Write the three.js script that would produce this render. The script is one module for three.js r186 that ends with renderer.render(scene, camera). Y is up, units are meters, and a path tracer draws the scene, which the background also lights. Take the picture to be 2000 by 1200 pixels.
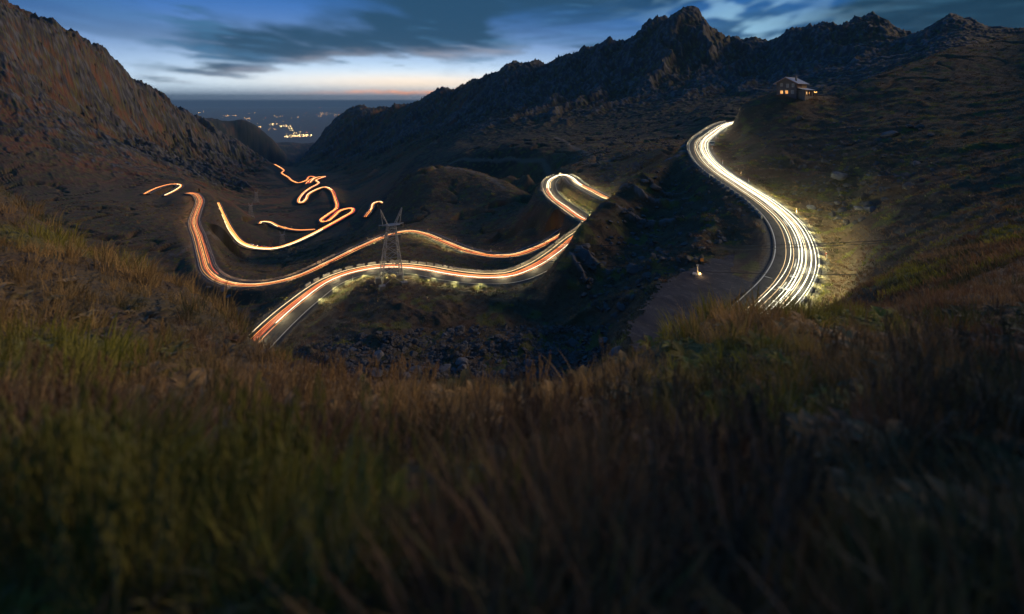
import * as THREE from 'three';
import { mergeGeometries } from 'three/addons/utils/BufferGeometryUtils.js';
import { createNoise2D, createNoise3D, createNoise4D } from 'simplex-noise';

// ---------------------------------------------------------------- camera, sky, dusk light, exposure
const scene = new THREE.Scene();
const F = 900, HORIZON = 195;                       // focal length and eye-level row, in pixels of a 2000 x 1200 frame
const camera = new THREE.PerspectiveCamera(2 * Math.atan(600 / F) * 180 / Math.PI, 2000 / 1200, 0.05, 90000);
camera.position.set(0, 0, 0);
camera.lookAt(0, 0, -1);
camera.setViewOffset(2000, 1200, 0, 600 - HORIZON, 2000, 1200);   // lens shifted down, verticals stay upright
camera.focus = 110;
camera.userData.fStop = 0.55;
const renderer = new THREE.WebGLRenderer({ antialias: true });
renderer.toneMapping = THREE.LinearToneMapping;
renderer.toneMappingExposure = 1.25;
renderer.shadowMap.enabled = true;

function rng(seed) { let s = seed | 0; return () => { s = (s + 0x6d2b79f5) | 0; let t = Math.imul(s ^ (s >>> 15), 1 | s); t = (t + Math.imul(t ^ (t >>> 7), 61 | t)) ^ t; return ((t ^ (t >>> 14)) >>> 0) / 4294967296; }; }
const n2 = createNoise2D(rng(11)), n2b = createNoise2D(rng(29)), n2c = createNoise2D(rng(53)), n3 = createNoise3D(rng(71)), n4 = createNoise4D(rng(83));
const clamp = (x, a = 0, b = 1) => Math.min(b, Math.max(a, x));
const smooth = (a, b, x) => { const t = clamp((x - a) / (b - a)); return t * t * (3 - 2 * t); };
const lerp = (a, b, t) => a + (b - a) * t;
const mix3 = (a, b, t) => [lerp(a[0], b[0], t), lerp(a[1], b[1], t), lerp(a[2], b[2], t)];
function fbm(x, y, oct, n = n2) { let s = 0, a = 1, t = 0; for (let i = 0; i < oct; i++) { s += a * n(x, y); t += a; x = x * 2.03 + 17.1; y = y * 2.03 - 9.7; a *= 0.5; } return s / t; }
function ridged(x, y, oct, n = n2) { let s = 0, a = 1, t = 0, w = 1; for (let i = 0; i < oct; i++) { let v = 1 - Math.abs(n(x, y)); v *= v; s += a * v * w; t += a; w = clamp(v * 1.6); x = x * 2.07 + 5.3; y = y * 2.07 + 3.9; a *= 0.5; } return s / t; }

// dusk sky: afterglow low over the end of the valley, slate cloud bank above it, deep blue round about
{
  const W = 2048, H = 1024, data = new Float32Array(W * H * 4), AZ0 = -14 * Math.PI / 180;
  for (let j = 0; j < H; j++) {
    const el = ((j + 0.5) / H - 0.5) * Math.PI, e = el * 180 / Math.PI;
    for (let i = 0; i < W; i++) {
      const o = (j * W + i) * 4, th = ((i + 0.5) / W - 0.5) * 2 * Math.PI;
      data[o + 3] = 1;
      if (e < -1) { data[o] = 0.008; data[o + 1] = 0.014; data[o + 2] = 0.026; continue; }
      const x = Math.cos(el) * Math.cos(th), y = Math.max(Math.sin(el), 0), z = Math.cos(el) * Math.sin(th);
      const az = Math.atan2(x, -z); let da = az - AZ0; if (da > Math.PI) da -= 2 * Math.PI; if (da < -Math.PI) da += 2 * Math.PI;
      const d = da * 180 / Math.PI;
      // clear air
      const side = Math.exp(-((d / 42) ** 2)), wide = 0.5 + 0.5 * Math.cos(da);
      let c = mix3([0.022, 0.055, 0.095], [0.002, 0.105, 0.38], smooth(0.2, 0.97, wide));
      c = mix3(c, [0.010, 0.062, 0.18], smooth(14, 70, e));
      const low = Math.exp(-((Math.max(e - 1, 0) / 4.0) ** 1.5));
      c = mix3(c, [0.80, 1.02, 1.18], clamp(side * low * 1.15 + 0.12 * side * Math.exp(-Math.max(e, 0) / 9)));
      const glow = Math.exp(-(((d - 3) / 17) ** 2));
      c = mix3(c, [1.35, 0.98, 0.62], glow * Math.exp(-(((e - 2.0) / 1.2) ** 2)) * 0.7);
      // dusk murk over the plain
      c = mix3(c, mix3([0.24, 0.34, 0.47], [0.50, 0.46, 0.48], glow), smooth(2.3, -0.4, e) * 0.9 * clamp(side * 1.3));
      // orange rim of a far bank of cloud
      const rim = Math.exp(-(((e - 0.85 - 0.2 * fbm(d / 6, 3, 3)) / 0.2) ** 2)) * Math.exp(-(((d - 2) / 9) ** 2)) * (0.55 + 0.45 * fbm(d / 3.2, e * 2, 3));
      c = mix3(c, [1.9, 0.62, 0.14], clamp(rim * 1.3));
      // cloud layer, drawn out by the wind
      if (y > 0.0) {
        const A = az * 180 / Math.PI, k = 1 / (y + 0.05), px = x * k, pz = z * k, wx = px * 0.30 + 0.35 * n2(px * 0.15, pz * 0.15), wz = pz * 0.17 + 0.3 * n2b(px * 0.2, pz * 0.12);
        const v = fbm(wx, wz, 6, n2c), w = fbm(wx * 0.6 + 7, wz * 0.6, 4, n2b), str = fbm(A / 9, e * 0.9 + A / 14, 5, n2);
        const base = A < -36 ? 1.7 + (-36 - A) * 0.16 : A < -21 ? lerp(1.7, 4.7, (A + 36) / 15) : A < 3 ? lerp(4.7, 6.0, (A + 21) / 24) : A < 40 ? lerp(6.0, 3.0, (A - 3) / 37) : 3.0;
        const bank = smooth(base - 1.3, base + 0.9, e + 0.9 * str + 0.5 * v) * lerp(0.30, 1, smooth(-39, -32, A + 5 * str)) * lerp(1, 0.55, smooth(15, 40, e));
        const cov = clamp(smooth(0.30 - 1.05 * bank, 0.72 - 0.80 * bank, v + 0.25 * w) * (0.10 + 0.9 * bank));
        const near = clamp(side * 1.25);
        let cc = mix3([0.006, 0.026, 0.042], [0.018, 0.062, 0.118], near);
        cc = mix3(cc, mix3([0.022, 0.075, 0.11], [0.055, 0.165, 0.31], near), smooth(-0.15, 0.5, w + 0.5 * str) * 0.8);
        const fringe = Math.exp(-(((e - base - 0.1 - 0.7 * str) / 0.75) ** 2)) * smooth(-40, -30, A) * smooth(16, 2, A);
        cc = mix3(cc, [0.36, 0.35, 0.40], clamp(fringe * (0.55 + 0.6 * v)) * 0.75);
        c = mix3(c, cc, cov * 0.95);
        // thin dark scraps under the bank
        const scrap = smooth(0.35, 0.6, fbm(A / 7 + 3, e * 2.2, 4, n2b)) * Math.exp(-(((A + 10) / 8) ** 2)) * Math.exp(-(((e - 3.9) / 0.7) ** 2));
        c = mix3(c, [0.10, 0.17, 0.25], scrap * 0.7);
        // brighter breaks in the cloud to the right
        const br = smooth(0.05, 0.55, fbm(A / 9 + 9, e / 3.0 - A / 16, 3, n2) + 0.25) * Math.exp(-(((A - 26) / 8) ** 2)) * smooth(17, 6, e);
        c = mix3(c, [0.30, 0.54, 0.72], br * 0.8);
      }
      data[o] = c[0]; data[o + 1] = c[1]; data[o + 2] = c[2];
    }
  }
  const t = new THREE.DataTexture(data, W, H, THREE.RGBAFormat, THREE.FloatType);
  t.mapping = THREE.EquirectangularReflectionMapping; t.magFilter = THREE.LinearFilter; t.needsUpdate = true;
  scene.background = t; scene.environment = t;
}
const dusk = new THREE.DirectionalLight(new THREE.Color().setRGB(1.0, 0.70, 0.42), 1.35);
dusk.position.set(900, 340, -640); dusk.target.position.set(-100, -60, -300);
dusk.castShadow = true; dusk.shadow.radius = 24; dusk.shadow.mapSize.set(4096, 4096);
Object.assign(dusk.shadow.camera, { left: -900, right: 900, top: 900, bottom: -900, near: 1, far: 3000 });
scene.add(dusk, dusk.target);

scene.fog = new THREE.FogExp2(new THREE.Color().setRGB(0.36, 0.68, 1.0), 3.8e-5);

// ---------------------------------------------------------------- helpers
const taken = new Map();
const numbered = (n) => { const k = taken.get(n) ?? 0; taken.set(n, k + 1); return k ? n + '_' + String(k).padStart(3, '0') : n; };
const put = (o, name, data) => { o.name = numbered(name); Object.assign(o.userData, data); scene.add(o); shade(o); return o; };
function shade(o) { o.traverse((m) => { if (m.isMesh) { m.castShadow = true; m.receiveShadow = true; } }); }
const part = (parent, name, geo, mat, data) => { const m = new THREE.Mesh(geo, mat); m.name = name; if (data) Object.assign(m.userData, data); parent.add(m); return m; };
const rgb = (r, g, b) => new THREE.Color().setRGB(r, g, b);
const std = (r, g, b, rough = 0.9, more = {}) => new THREE.MeshStandardMaterial({ color: rgb(r, g, b), roughness: rough, ...more });
const world = (px, py, Y) => { const Z = -Y * F / (py - HORIZON); return new THREE.Vector3((px - 1000) / F * Z, Y, -Z); };
const box = (w, h, d, x = 0, y = 0, z = 0) => new THREE.BoxGeometry(w, h, d).translate(x, y, z);
function bar(a, b, r, sides = 4) {
  const d = new THREE.Vector3().subVectors(b, a), g = new THREE.CylinderGeometry(r, r, d.length(), sides, 1);
  g.applyQuaternion(new THREE.Quaternion().setFromUnitVectors(new THREE.Vector3(0, 1, 0), d.clone().normalize()));
  return g.translate((a.x + b.x) / 2, (a.y + b.y) / 2, (a.z + b.z) / 2);
}
const v3 = (x, y, z) => new THREE.Vector3(x, y, z);

// ---------------------------------------------------------------- the course of the road (bearing, dip, height below the eye)
const ROADS = {
  upper: { w: 7.2, pts: [[1470, 236, -10.5], [1440, 237, -10.5], [1412, 244, -11.5], [1385, 261, -14], [1366, 279, -16.3], [1370, 302, -18.5], [1400, 334, -20.5], [1440, 361, -22], [1490, 394, -23.7], [1530, 430, -25], [1552, 470, -26.2], [1555, 510, -27.3], [1537, 550, -28.2], [1500, 592, -29], [1435, 655, -29.8], [1350, 740, -30.5]] },
  front: { w: 7.6, pts: [[440, 745, -49.4], [475, 700, -49], [535, 638, -48], [590, 590, -47.3], [650, 548, -46.6], [700, 531, -46.2], [760, 523, -45.8], [820, 527, -45.4], [880, 538, -45], [940, 544, -44.6], [1000, 541, -44.2], [1050, 522, -43.7], [1090, 496, -43.1], [1122, 470, -42.5], [1152, 447, -42], [1158, 434, -42], [1140, 425, -42.2], [1112, 406, -43], [1086, 387, -44], [1073, 367, -44.8], [1079, 350, -44.8], [1098, 342, -44], [1114, 347, -43], [1126, 358, -42], [1155, 373, -41], [1195, 390, -39.5], [1225, 388, -38]] },
  second: { w: 7, pts: [[1110, 448, -50], [1085, 464, -52], [1050, 482, -55], [1000, 498, -57.5], [930, 493, -60.5], [870, 472, -63], [830, 456, -65], [795, 451, -66.5], [755, 460, -68.5], [700, 483, -71], [640, 512, -73.5], [580, 539, -76], [530, 552, -78], [480, 556, -80], [435, 548, -82], [408, 528, -83.5], [398, 500, -84.5], [388, 465, -85.2], [378, 435, -85.7], [385, 410, -86], [390, 392, -86], [380, 379, -86], [366, 377, -87]] },
  plateau: { w: 7, pts: [[284, 379, -87.6], [295, 373, -88], [315, 365, -88.7], [338, 360, -89.5], [351, 362, -90], [342, 371, -91], [318, 383, -92]] },
  valley: { w: 7, pts: [[424, 397, -116], [438, 428, -117.5], [455, 458, -119], [475, 477, -120.5], [500, 485, -121.5], [535, 486, -122.5], [565, 478, -123.5], [600, 463, -124.5], [640, 442, -126], [670, 425, -127.5], [689, 413, -129], [684, 407, -130], [666, 411, -131], [650, 424, -132], [636, 434, -133], [627, 431, -134], [640, 420, -136], [657, 407, -138], [655, 389, -140], [645, 370, -143], [631, 366, -145], [615, 372, -147], [602, 380, -149], [597, 390, -151], [588, 397, -152.5], [583, 393, -153.5], [592, 378, -156], [605, 368, -159], [622, 358, -162], [617, 352, -165], [634, 345, -169], [618, 347, -171.5], [605, 357, -173], [598, 363, -176], [602, 354, -178], [614, 346, -180], [604, 345, -182], [597, 353, -184], [585, 357, -186], [572, 354, -189.5], [562, 346, -197], [550, 338, -202], [554, 333, -205], [536, 321, -212]] },
  bend: { w: 6.5, pts: [[748, 397, -117], [740, 394, -118], [730, 397, -118.6], [725, 408, -119.5], [713, 424, -121]] },
  lower: { w: 6.5, pts: [[508, 437, -125.5], [512, 433, -126], [525, 434, -127], [545, 443, -128], [580, 450, -129], [615, 449, -130]] },
};
for (const r of Object.values(ROADS)) {
  const c = new THREE.CatmullRomCurve3(r.pts.map(([a, b, y]) => world(a, b, y)), false, 'centripetal');
  const L = c.getLength(), step = -c.getPoint(0.3).z > 320 ? 2.4 : 1.2, n = Math.round(L / step);
  c.arcLengthDivisions = 1500; c.updateArcLengths();
  r.c = c.getSpacedPoints(n); r.L = L;
  for (let k = 0; k < 3; k++) for (let i = 1; i < n; i++) r.c[i].y = (r.c[i - 1].y + r.c[i].y * 2 + r.c[i + 1].y) / 4;
  r.side = r.c.map((p, i) => { const a = r.c[Math.max(0, i - 1)], b = r.c[Math.min(n, i + 1)]; return v3(-(b.z - a.z), 0, b.x - a.x).normalize(); });
}
const CELL = 14, hash = new Map(), key = (i, j) => i * 4096 + j;
for (const r of Object.values(ROADS)) r.c.forEach((p, i) => { const k = key(Math.floor(p.x / CELL) + 2000, Math.floor(-p.z / CELL)); (hash.get(k) ?? hash.set(k, []).get(k)).push([p.x, p.z, p.y, r.w / 2]); });
function nearRoad(X, Z) {        // horizontal distance to the nearest road and its height there
  let best = 1e9, y = 0, w = 0; const ci = Math.floor(X / CELL) + 2000, cj = Math.floor(Z / CELL), R = Z > 320 ? 2 : 1;
  for (let i = ci - R; i <= ci + R; i++) for (let j = cj - R; j <= cj + R; j++) { const l = hash.get(key(i, j)); if (l) for (const s of l) { const d = (s[0] - X) ** 2 + (s[1] + Z) ** 2; if (d < best) { best = d; y = s[2]; w = s[3]; } } }
  return [Math.sqrt(best), y, w];
}

// ---------------------------------------------------------------- lie of the land: a smooth surface through surveyed points (bearing, dip, distance), with roughness
const ctl = [];   // px, lnZ, py, rough
const add = (px, py, Z, rough) => ctl.push([px, Math.log(Z), py, rough]);
function line(pts, rough, behind) {
  for (let i = 0; i < pts.length; i++) {
    const a = pts[i], b = pts[i + 1]; add(a[0], a[1], a[2], rough);
    if (behind) for (const [f, d] of behind) add(a[0], a[1] + d, a[2] * f, rough);
    if (b) { const n = Math.floor(Math.hypot(b[0] - a[0], b[1] - a[1]) / 60); for (let k = 1; k <= n; k++) { const t = k / (n + 1), p = [lerp(a[0], b[0], t), lerp(a[1], b[1], t), Math.exp(lerp(Math.log(a[2]), Math.log(b[2]), t))]; add(...p, rough); if (behind) for (const [f, d] of behind) add(p[0], p[1] + d, p[2] * f, rough); } }
  }
}
// the knoll in front: a shoulder round the viewpoint
for (const px of [-800, -400, 0, 300, 600, 900, 1200, 1500, 1800, 2100, 2500, 2800]) { add(px, 195 + F * 2.1, 0.78, 0); add(px, 195 + F * 1.62 / 1.4, 1.4, 0); }
line([[-800, 560, 3.5], [-300, 760, 3.5], [0, 850, 3.2], [400, 900, 3.2], [800, 935, 3.2], [1200, 920, 3.2], [1600, 860, 3.2], [2000, 790, 3.4], [2400, 720, 3.5], [2800, 650, 3.5]], 0);
line([[-800, 300, 7], [-300, 500, 7], [0, 620, 6.8], [300, 700, 6.5], [600, 780, 6], [900, 810, 5.6], [1200, 765, 5.8], [1500, 690, 6], [1800, 670, 6.5], [2000, 640, 7], [2400, 560, 7], [2800, 500, 7]], 0);
line([[-800, 120, 15], [-300, 250, 15], [0, 368, 15], [130, 476, 14.5], [330, 556, 14], [430, 606, 13], [500, 682, 11.5], [620, 735, 10], [800, 768, 9], [1000, 776, 8.6], [1130, 766, 8.8], [1210, 715, 9.3], [1330, 648, 10], [1450, 618, 10.4], [1560, 622, 10.8], [1660, 618, 12]], 0, [[1.28, 60], [1.7, 130], [2.6, 170]]);
line([[1760, 600, 13], [1900, 560, 15], [2000, 535, 16], [2300, 470, 17], [2800, 420, 17]], 0);
// the basin below with its scree, up to the front road
line([[430, 760, 80], [520, 700, 82], [620, 730, 70], [760, 745, 69], [900, 745, 68], [1050, 742, 68], [1130, 742, 66]], 0.25);
line([[520, 665, 92], [640, 665, 84], [760, 660, 82], [900, 655, 84], [1000, 645, 86], [1100, 645, 84], [1180, 690, 72]], 0.3);
line([[640, 640, 92], [700, 575, 106], [760, 556, 108], [860, 580, 101], [960, 592, 98], [1050, 598, 96], [1110, 605, 91]], 0.14);
add(1050, 503, 146, 0.05); add(1080, 494, 148, 0.05); add(1000, 520, 140, 0.05); add(1100, 478, 158, 0.05); add(900, 520, 138, 0.1); add(850, 505, 155, 0.1); add(960, 520, 140, 0.1); add(780, 490, 165, 0.1); add(700, 505, 160, 0.1); add(640, 530, 160, 0.1); add(560, 570, 150, 0.15); add(470, 600, 150, 0.15); add(420, 640, 120, 0.15); add(540, 610, 128, 0.1);
// slope between the front road and the upper road, its rocky nose on the left
line([[1345, 292, 170], [1290, 318, 152], [1235, 346, 138], [1190, 382, 128], [1152, 418, 120], [1124, 448, 114], [1102, 488, 107]], 0.55, [[1.10, 22], [1.2, 40]]);
line([[1088, 530, 101], [1078, 568, 97]], 0.3);
line([[1330, 335, 148], [1260, 420, 122], [1200, 500, 104], [1150, 560, 95]], 0.6);
line([[1400, 400, 112], [1330, 450, 103], [1260, 520, 92], [1200, 600, 82], [1190, 660, 74]], 0.4);
line([[1480, 440, 97], [1440, 470, 92], [1360, 505, 86], [1290, 560, 77], [1230, 640, 65]], 0.3);
for (const [a, b] of [[1490, 500], [1420, 510], [1365, 540], [1440, 560], [1310, 580], [1380, 590], [1260, 640], [1330, 640], [1420, 620]]) add(a, b, 28.9 * F / (b - 195), 0);
add(1300, 720, 47, 0); add(1200, 760, 46, 0.1); add(1450, 720, 40, 0); add(1560, 660, 46, 0);
// hill on the right with the lodge; its unseen end is raised for shade
line([[1404, 240, 196], [1420, 226, 194], [1450, 207, 192], [1490, 192, 190], [1520, 184, 188], [1560, 182, 190], [1610, 190, 192], [1650, 178, 196], [1700, 153, 202], [1800, 117, 212], [1850, 98, 220], [1920, 84, 230], [2000, 66, 240], [2300, -110, 260], [2800, -340, 280]], 0.06, [[1.12, 10], [1.35, 45], [1.9, 60]]);
line([[1415, 275, 180], [1470, 240, 178], [1540, 225, 172], [1640, 220, 170], [1750, 190, 165], [1850, 170, 165], [2000, 150, 165], [2300, -10, 170], [2800, -200, 180]], 0.14);
line([[1420, 320, 148], [1500, 300, 142], [1600, 300, 134], [1700, 300, 120], [1800, 290, 112], [1900, 280, 105], [2000, 270, 98], [2300, 130, 90], [2800, -60, 90]], 0.24);
line([[1480, 365, 124], [1560, 400, 106], [1650, 400, 98], [1750, 390, 86], [1850, 380, 76], [2000, 370, 62], [2300, 270, 52], [2800, 80, 48]], 0.35);
line([[1625, 455, 86], [1700, 450, 78], [1800, 440, 66], [1900, 440, 54], [2000, 440, 42], [2300, 400, 34], [2800, 370, 30]], 0.2);
line([[1612, 480, 84], [1615, 520, 78], [1590, 565, 70], [1570, 600, 64]], 0.05);
line([[1680, 480, 72], [1680, 530, 62], [1720, 560, 46], [1640, 580, 60]], 0.1);
line([[1620, 620, 40], [1720, 590, 30], [1800, 540, 34], [1900, 520, 28], [2000, 500, 24]], 0.05);
// ground behind the nose: hairpin terrace, knoll, moor
line([[1040, 405, 206], [1110, 380, 225], [1140, 400, 190]], 0.3);
line([[1050, 440, 195], [1000, 450, 205], [930, 455, 220], [870, 440, 240]], 0.1);
line([[725, 425, 330], [745, 398, 335], [780, 356, 340], [820, 331, 345], [860, 324, 345], [930, 335, 330], [1000, 358, 300], [1060, 392, 255]], 0.1, [[1.14, 10], [1.3, 14]]);
line([[760, 430, 290], [820, 400, 290], [900, 390, 285], [980, 410, 250]], 0.08);
line([[1000, 335, 350], [1060, 330, 330], [1120, 328, 300], [1200, 345, 250], [1250, 340, 220]], 0.15);
line([[900, 305, 480], [1000, 305, 430], [1100, 300, 400], [1200, 300, 340], [1300, 290, 240]], 0.12);
line([[880, 290, 640], [1000, 268, 600], [1100, 262, 560], [1200, 262, 500], [1300, 258, 440], [1400, 244, 400], [1500, 220, 420]], 0.25);
// the range on the right
line([[1000, 225, 900], [1100, 215, 850], [1200, 205, 800], [1300, 190, 780], [1400, 185, 720], [1500, 180, 640], [1650, 160, 560], [1800, 120, 480], [2000, 90, 420]], 0.7);
line([[920, 205, 1400], [1000, 170, 1350], [1100, 165, 1200], [1200, 140, 1150], [1300, 110, 1080], [1400, 125, 1050], [1500, 120, 1000], [1600, 100, 850], [1700, 95, 740], [1800, 95, 650]], 0.9);
line([[588, 311, 2150], [612, 284, 2250], [640, 250, 2380], [662, 228, 2420], [682, 214, 2400], [712, 208, 2350], [742, 211, 2250], [775, 204, 2150], [812, 196, 2060], [846, 174, 2000], [868, 175, 1960], [884, 176, 1900], [930, 150, 1820], [968, 142, 1750], [1003, 119, 1680], [1030, 122, 1640], [1046, 118, 1620], [1070, 130, 1580], [1110, 108, 1540], [1160, 88, 1480], [1190, 76, 1440], [1214, 82, 1420], [1250, 56, 1370], [1298, 32, 1320], [1340, 15, 1280], [1362, 24, 1270], [1392, 54, 1260], [1404, 46, 1240], [1432, 78, 1230], [1452, 82, 1210], [1480, 74, 1190], [1502, 84, 1160], [1540, 62, 1100], [1572, 54, 1060], [1602, 39, 1020], [1618, 40, 1000], [1638, 50, 980], [1660, 42, 950], [1682, 34, 920], [1694, 26, 900], [1730, 34, 880], [1776, 62, 840], [1820, 48, 800], [1868, 30, 760], [1900, 42, 720], [1925, 54, 680], [2000, 56, 620], [2300, 20, 600], [2800, -20, 600]], 0.85, [[1.15, 18], [1.6, 40]]);
line([[640, 300, 1950], [720, 270, 1900], [800, 245, 1700], [880, 225, 1600]], 0.8);
line([[660, 320, 1500], [740, 300, 1350], [820, 275, 1200], [880, 255, 1050]], 0.6);
line([[690, 345, 1000], [760, 330, 820], [800, 318, 700], [860, 300, 640]], 0.3);
add(700, 390, 640, 0.1); add(720, 405, 540, 0.1); add(680, 370, 780, 0.15);
// plateau on the left, the mountain above it
line([[-800, 420, 300], [-300, 440, 300], [60, 440, 300], [200, 472, 280], [300, 502, 254], [360, 530, 232], [440, 600, 190], [470, 640, 170]], 0.06);
line([[-300, 390, 380], [60, 400, 378], [200, 400, 378], [280, 420, 345], [350, 430, 330]], 0.06);
line([[-300, 360, 440], [0, 372, 440], [120, 375, 440], [220, 378, 440], [300, 388, 425], [365, 400, 398]], 0.08);
line([[420, 420, 372], [425, 480, 296], [450, 520, 262]], 0.08);
line([[420, 440, 420], [440, 480, 370], [470, 505, 330], [540, 515, 300], [620, 495, 310], [680, 465, 340]], 0.1);
line([[-800, 300, 520], [-300, 290, 520], [0, 310, 500], [120, 335, 500], [220, 348, 520], [300, 348, 540], [380, 362, 560]], 0.4);
line([[-800, 80, 700], [-300, 120, 680], [0, 190, 640], [100, 230, 660], [200, 270, 720], [300, 305, 800], [400, 340, 850], [470, 362, 840]], 0.9);
line([[-800, -20, 800], [-300, -30, 800], [0, 80, 740], [100, 150, 800], [200, 195, 920], [300, 245, 1150], [400, 295, 1400], [470, 325, 1450]], 0.95);
line([[-800, -140, 900], [-300, -110, 880], [-100, -60, 860], [10, 0, 840], [60, 32, 860], [100, 56, 880], [118, 62, 900], [152, 70, 950], [200, 104, 1050], [250, 142, 1180], [300, 170, 1330], [340, 202, 1480], [372, 222, 1650], [400, 243, 1800], [440, 268, 1950], [480, 296, 2050], [520, 318, 2000], [548, 332, 1800]], 0.85, [[1.2, 40], [1.5, 60]]);
add(480, 350, 1050, 0.2); add(530, 352, 1150, 0.1); add(500, 380, 760, 0.2); add(540, 390, 720, 0.1); add(450, 400, 600, 0.2); add(480, 430, 500, 0.2); add(570, 420, 560, 0.1); add(580, 340, 1350, 0.1); add(600, 326, 1550, 0.1); add(640, 335, 1300, 0.3); add(588, 316, 1900, 0.2);
// lower ridge beyond and foothills
line([[300, 235, 3200], [390, 233, 3200], [420, 236, 3250], [450, 246, 3300], [474, 246, 3300], [500, 258, 3300], [530, 273, 3300], [552, 296, 3250], [575, 318, 3150]], 0.3, [[1.2, 30]]);
line([[500, 285, 5600], [560, 277, 5600], [590, 280, 5500], [620, 279, 5700], [660, 273, 5800]], 0.2, [[1.2, 25]]);
for (const px of [-800, -300, 100, 300, 500, 700, 900, 1200, 1500, 1800, 2200, 2800]) { add(px, 195 + F * 760 / 7000, 7000, 0); if (px < 400 || px > 700) add(px, 195 + F * 600 / 3800, 3800, 0.1); }
for (const r of Object.values(ROADS)) { const n = r.c.length, s = Math.max(1, Math.round(n / (r.pts.length * 1.6))); for (let i = 0; i < n; i += s) { const p = r.c[i], Z = -p.z; add(1000 + F * p.x / Z, 195 - F * p.y / Z, Z, 0.03); } }

const KV = 4.2, N = ctl.length, U0 = -800, U1 = 2800, GU = 400, V0 = Math.log(0.78), V1 = Math.log(7000), GV = 420;
const gS = new Float32Array(GU * GV), gR = new Float32Array(GU * GV);
{
  const M = N + 3, A = [], q = ctl.map((c) => [c[0] / 100, c[1] * KV]);
  const phi = (a, b) => -Math.sqrt((a[0] - b[0]) ** 2 + (a[1] - b[1]) ** 2 + 0.02);
  for (let i = 0; i < N; i++) { const r = new Float64Array(M + 2); for (let j = 0; j < N; j++) r[j] = phi(q[i], q[j]); r[i] += 0.012; r[N] = 1; r[N + 1] = q[i][0]; r[N + 2] = q[i][1]; r[M] = ctl[i][2]; r[M + 1] = ctl[i][3]; A.push(r); }
  for (let k = 0; k < 3; k++) { const r = new Float64Array(M + 2); for (let j = 0; j < N; j++) r[j] = k ? q[j][k - 1] : 1; A.push(r); }
  for (let k = 0; k < M; k++) {
    let p = k; for (let i = k + 1; i < M; i++) if (Math.abs(A[i][k]) > Math.abs(A[p][k])) p = i;
    [A[k], A[p]] = [A[p], A[k]]; const rk = A[k], inv = 1 / rk[k];
    for (let i = k + 1; i < M; i++) { const ri = A[i], f = ri[k] * inv; if (f) for (let j = k; j < M + 2; j++) ri[j] -= f * rk[j]; }
  }
  const ws = new Float64Array(M), wr = new Float64Array(M);
  for (let k = M - 1; k >= 0; k--) { let s = A[k][M], r = A[k][M + 1]; for (let j = k + 1; j < M; j++) { s -= A[k][j] * ws[j]; r -= A[k][j] * wr[j]; } ws[k] = s / A[k][k]; wr[k] = r / A[k][k]; }
  for (let j = 0; j < GV; j++) for (let i = 0; i < GU; i++) {
    const a = (U0 + (U1 - U0) * i / (GU - 1)) / 100, b = (V0 + (V1 - V0) * j / (GV - 1)) * KV; let s = ws[N] + ws[N + 1] * a + ws[N + 2] * b, r = wr[N] + wr[N + 1] * a + wr[N + 2] * b;
    for (let k = 0; k < N; k++) { const d = -Math.sqrt((a - q[k][0]) ** 2 + (b - q[k][1]) ** 2 + 0.02); s += ws[k] * d; r += wr[k] * d; }
    gS[j * GU + i] = s; gR[j * GU + i] = clamp(r);
  }
}
function survey(px, lv) {
  const fu = clamp((px - U0) / (U1 - U0) * (GU - 1), 0, GU - 1.001), fv = clamp((lv - V0) / (V1 - V0) * (GV - 1), 0, GV - 1.001), i = fu | 0, j = fv | 0, a = fu - i, b = fv - j, o = j * GU + i;
  const L = (g) => (g[o] * (1 - a) + g[o + 1] * a) * (1 - b) + (g[o + GU] * (1 - a) + g[o + GU + 1] * a) * b;
  return [L(gS), L(gR)];
}
const layby = [[1545, 478], [1420, 503], [1352, 527], [1290, 560], [1235, 640], [1240, 690], [1400, 640], [1500, 592], [1537, 550]].map(([a, b]) => world(a, b, -28.9));
{ const src = layby.slice(), c = new THREE.CatmullRomCurve3(src, true, 'catmullrom', 0.35); layby.length = 0; for (let i = 0; i < 90; i++) { const p = c.getPoint(i / 90); p.x += 0.5 * n2(p.x / 3, p.z / 3); p.z += 0.5 * n2(p.x / 3 + 9, p.z / 3); p.y = -28.9; layby.push(p); } }
const inLayby = (X, Z) => { let c = false; for (let i = 0, j = layby.length - 1; i < layby.length; j = i++) { const a = layby[i], b = layby[j]; if ((-a.z > Z) !== (-b.z > Z) && X < (b.x - a.x) * (Z + a.z) / (-b.z + a.z) + a.x) c = !c; } return c; };
let lastRoad = [1e9, 0, 0], lastRock = 0;
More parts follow.
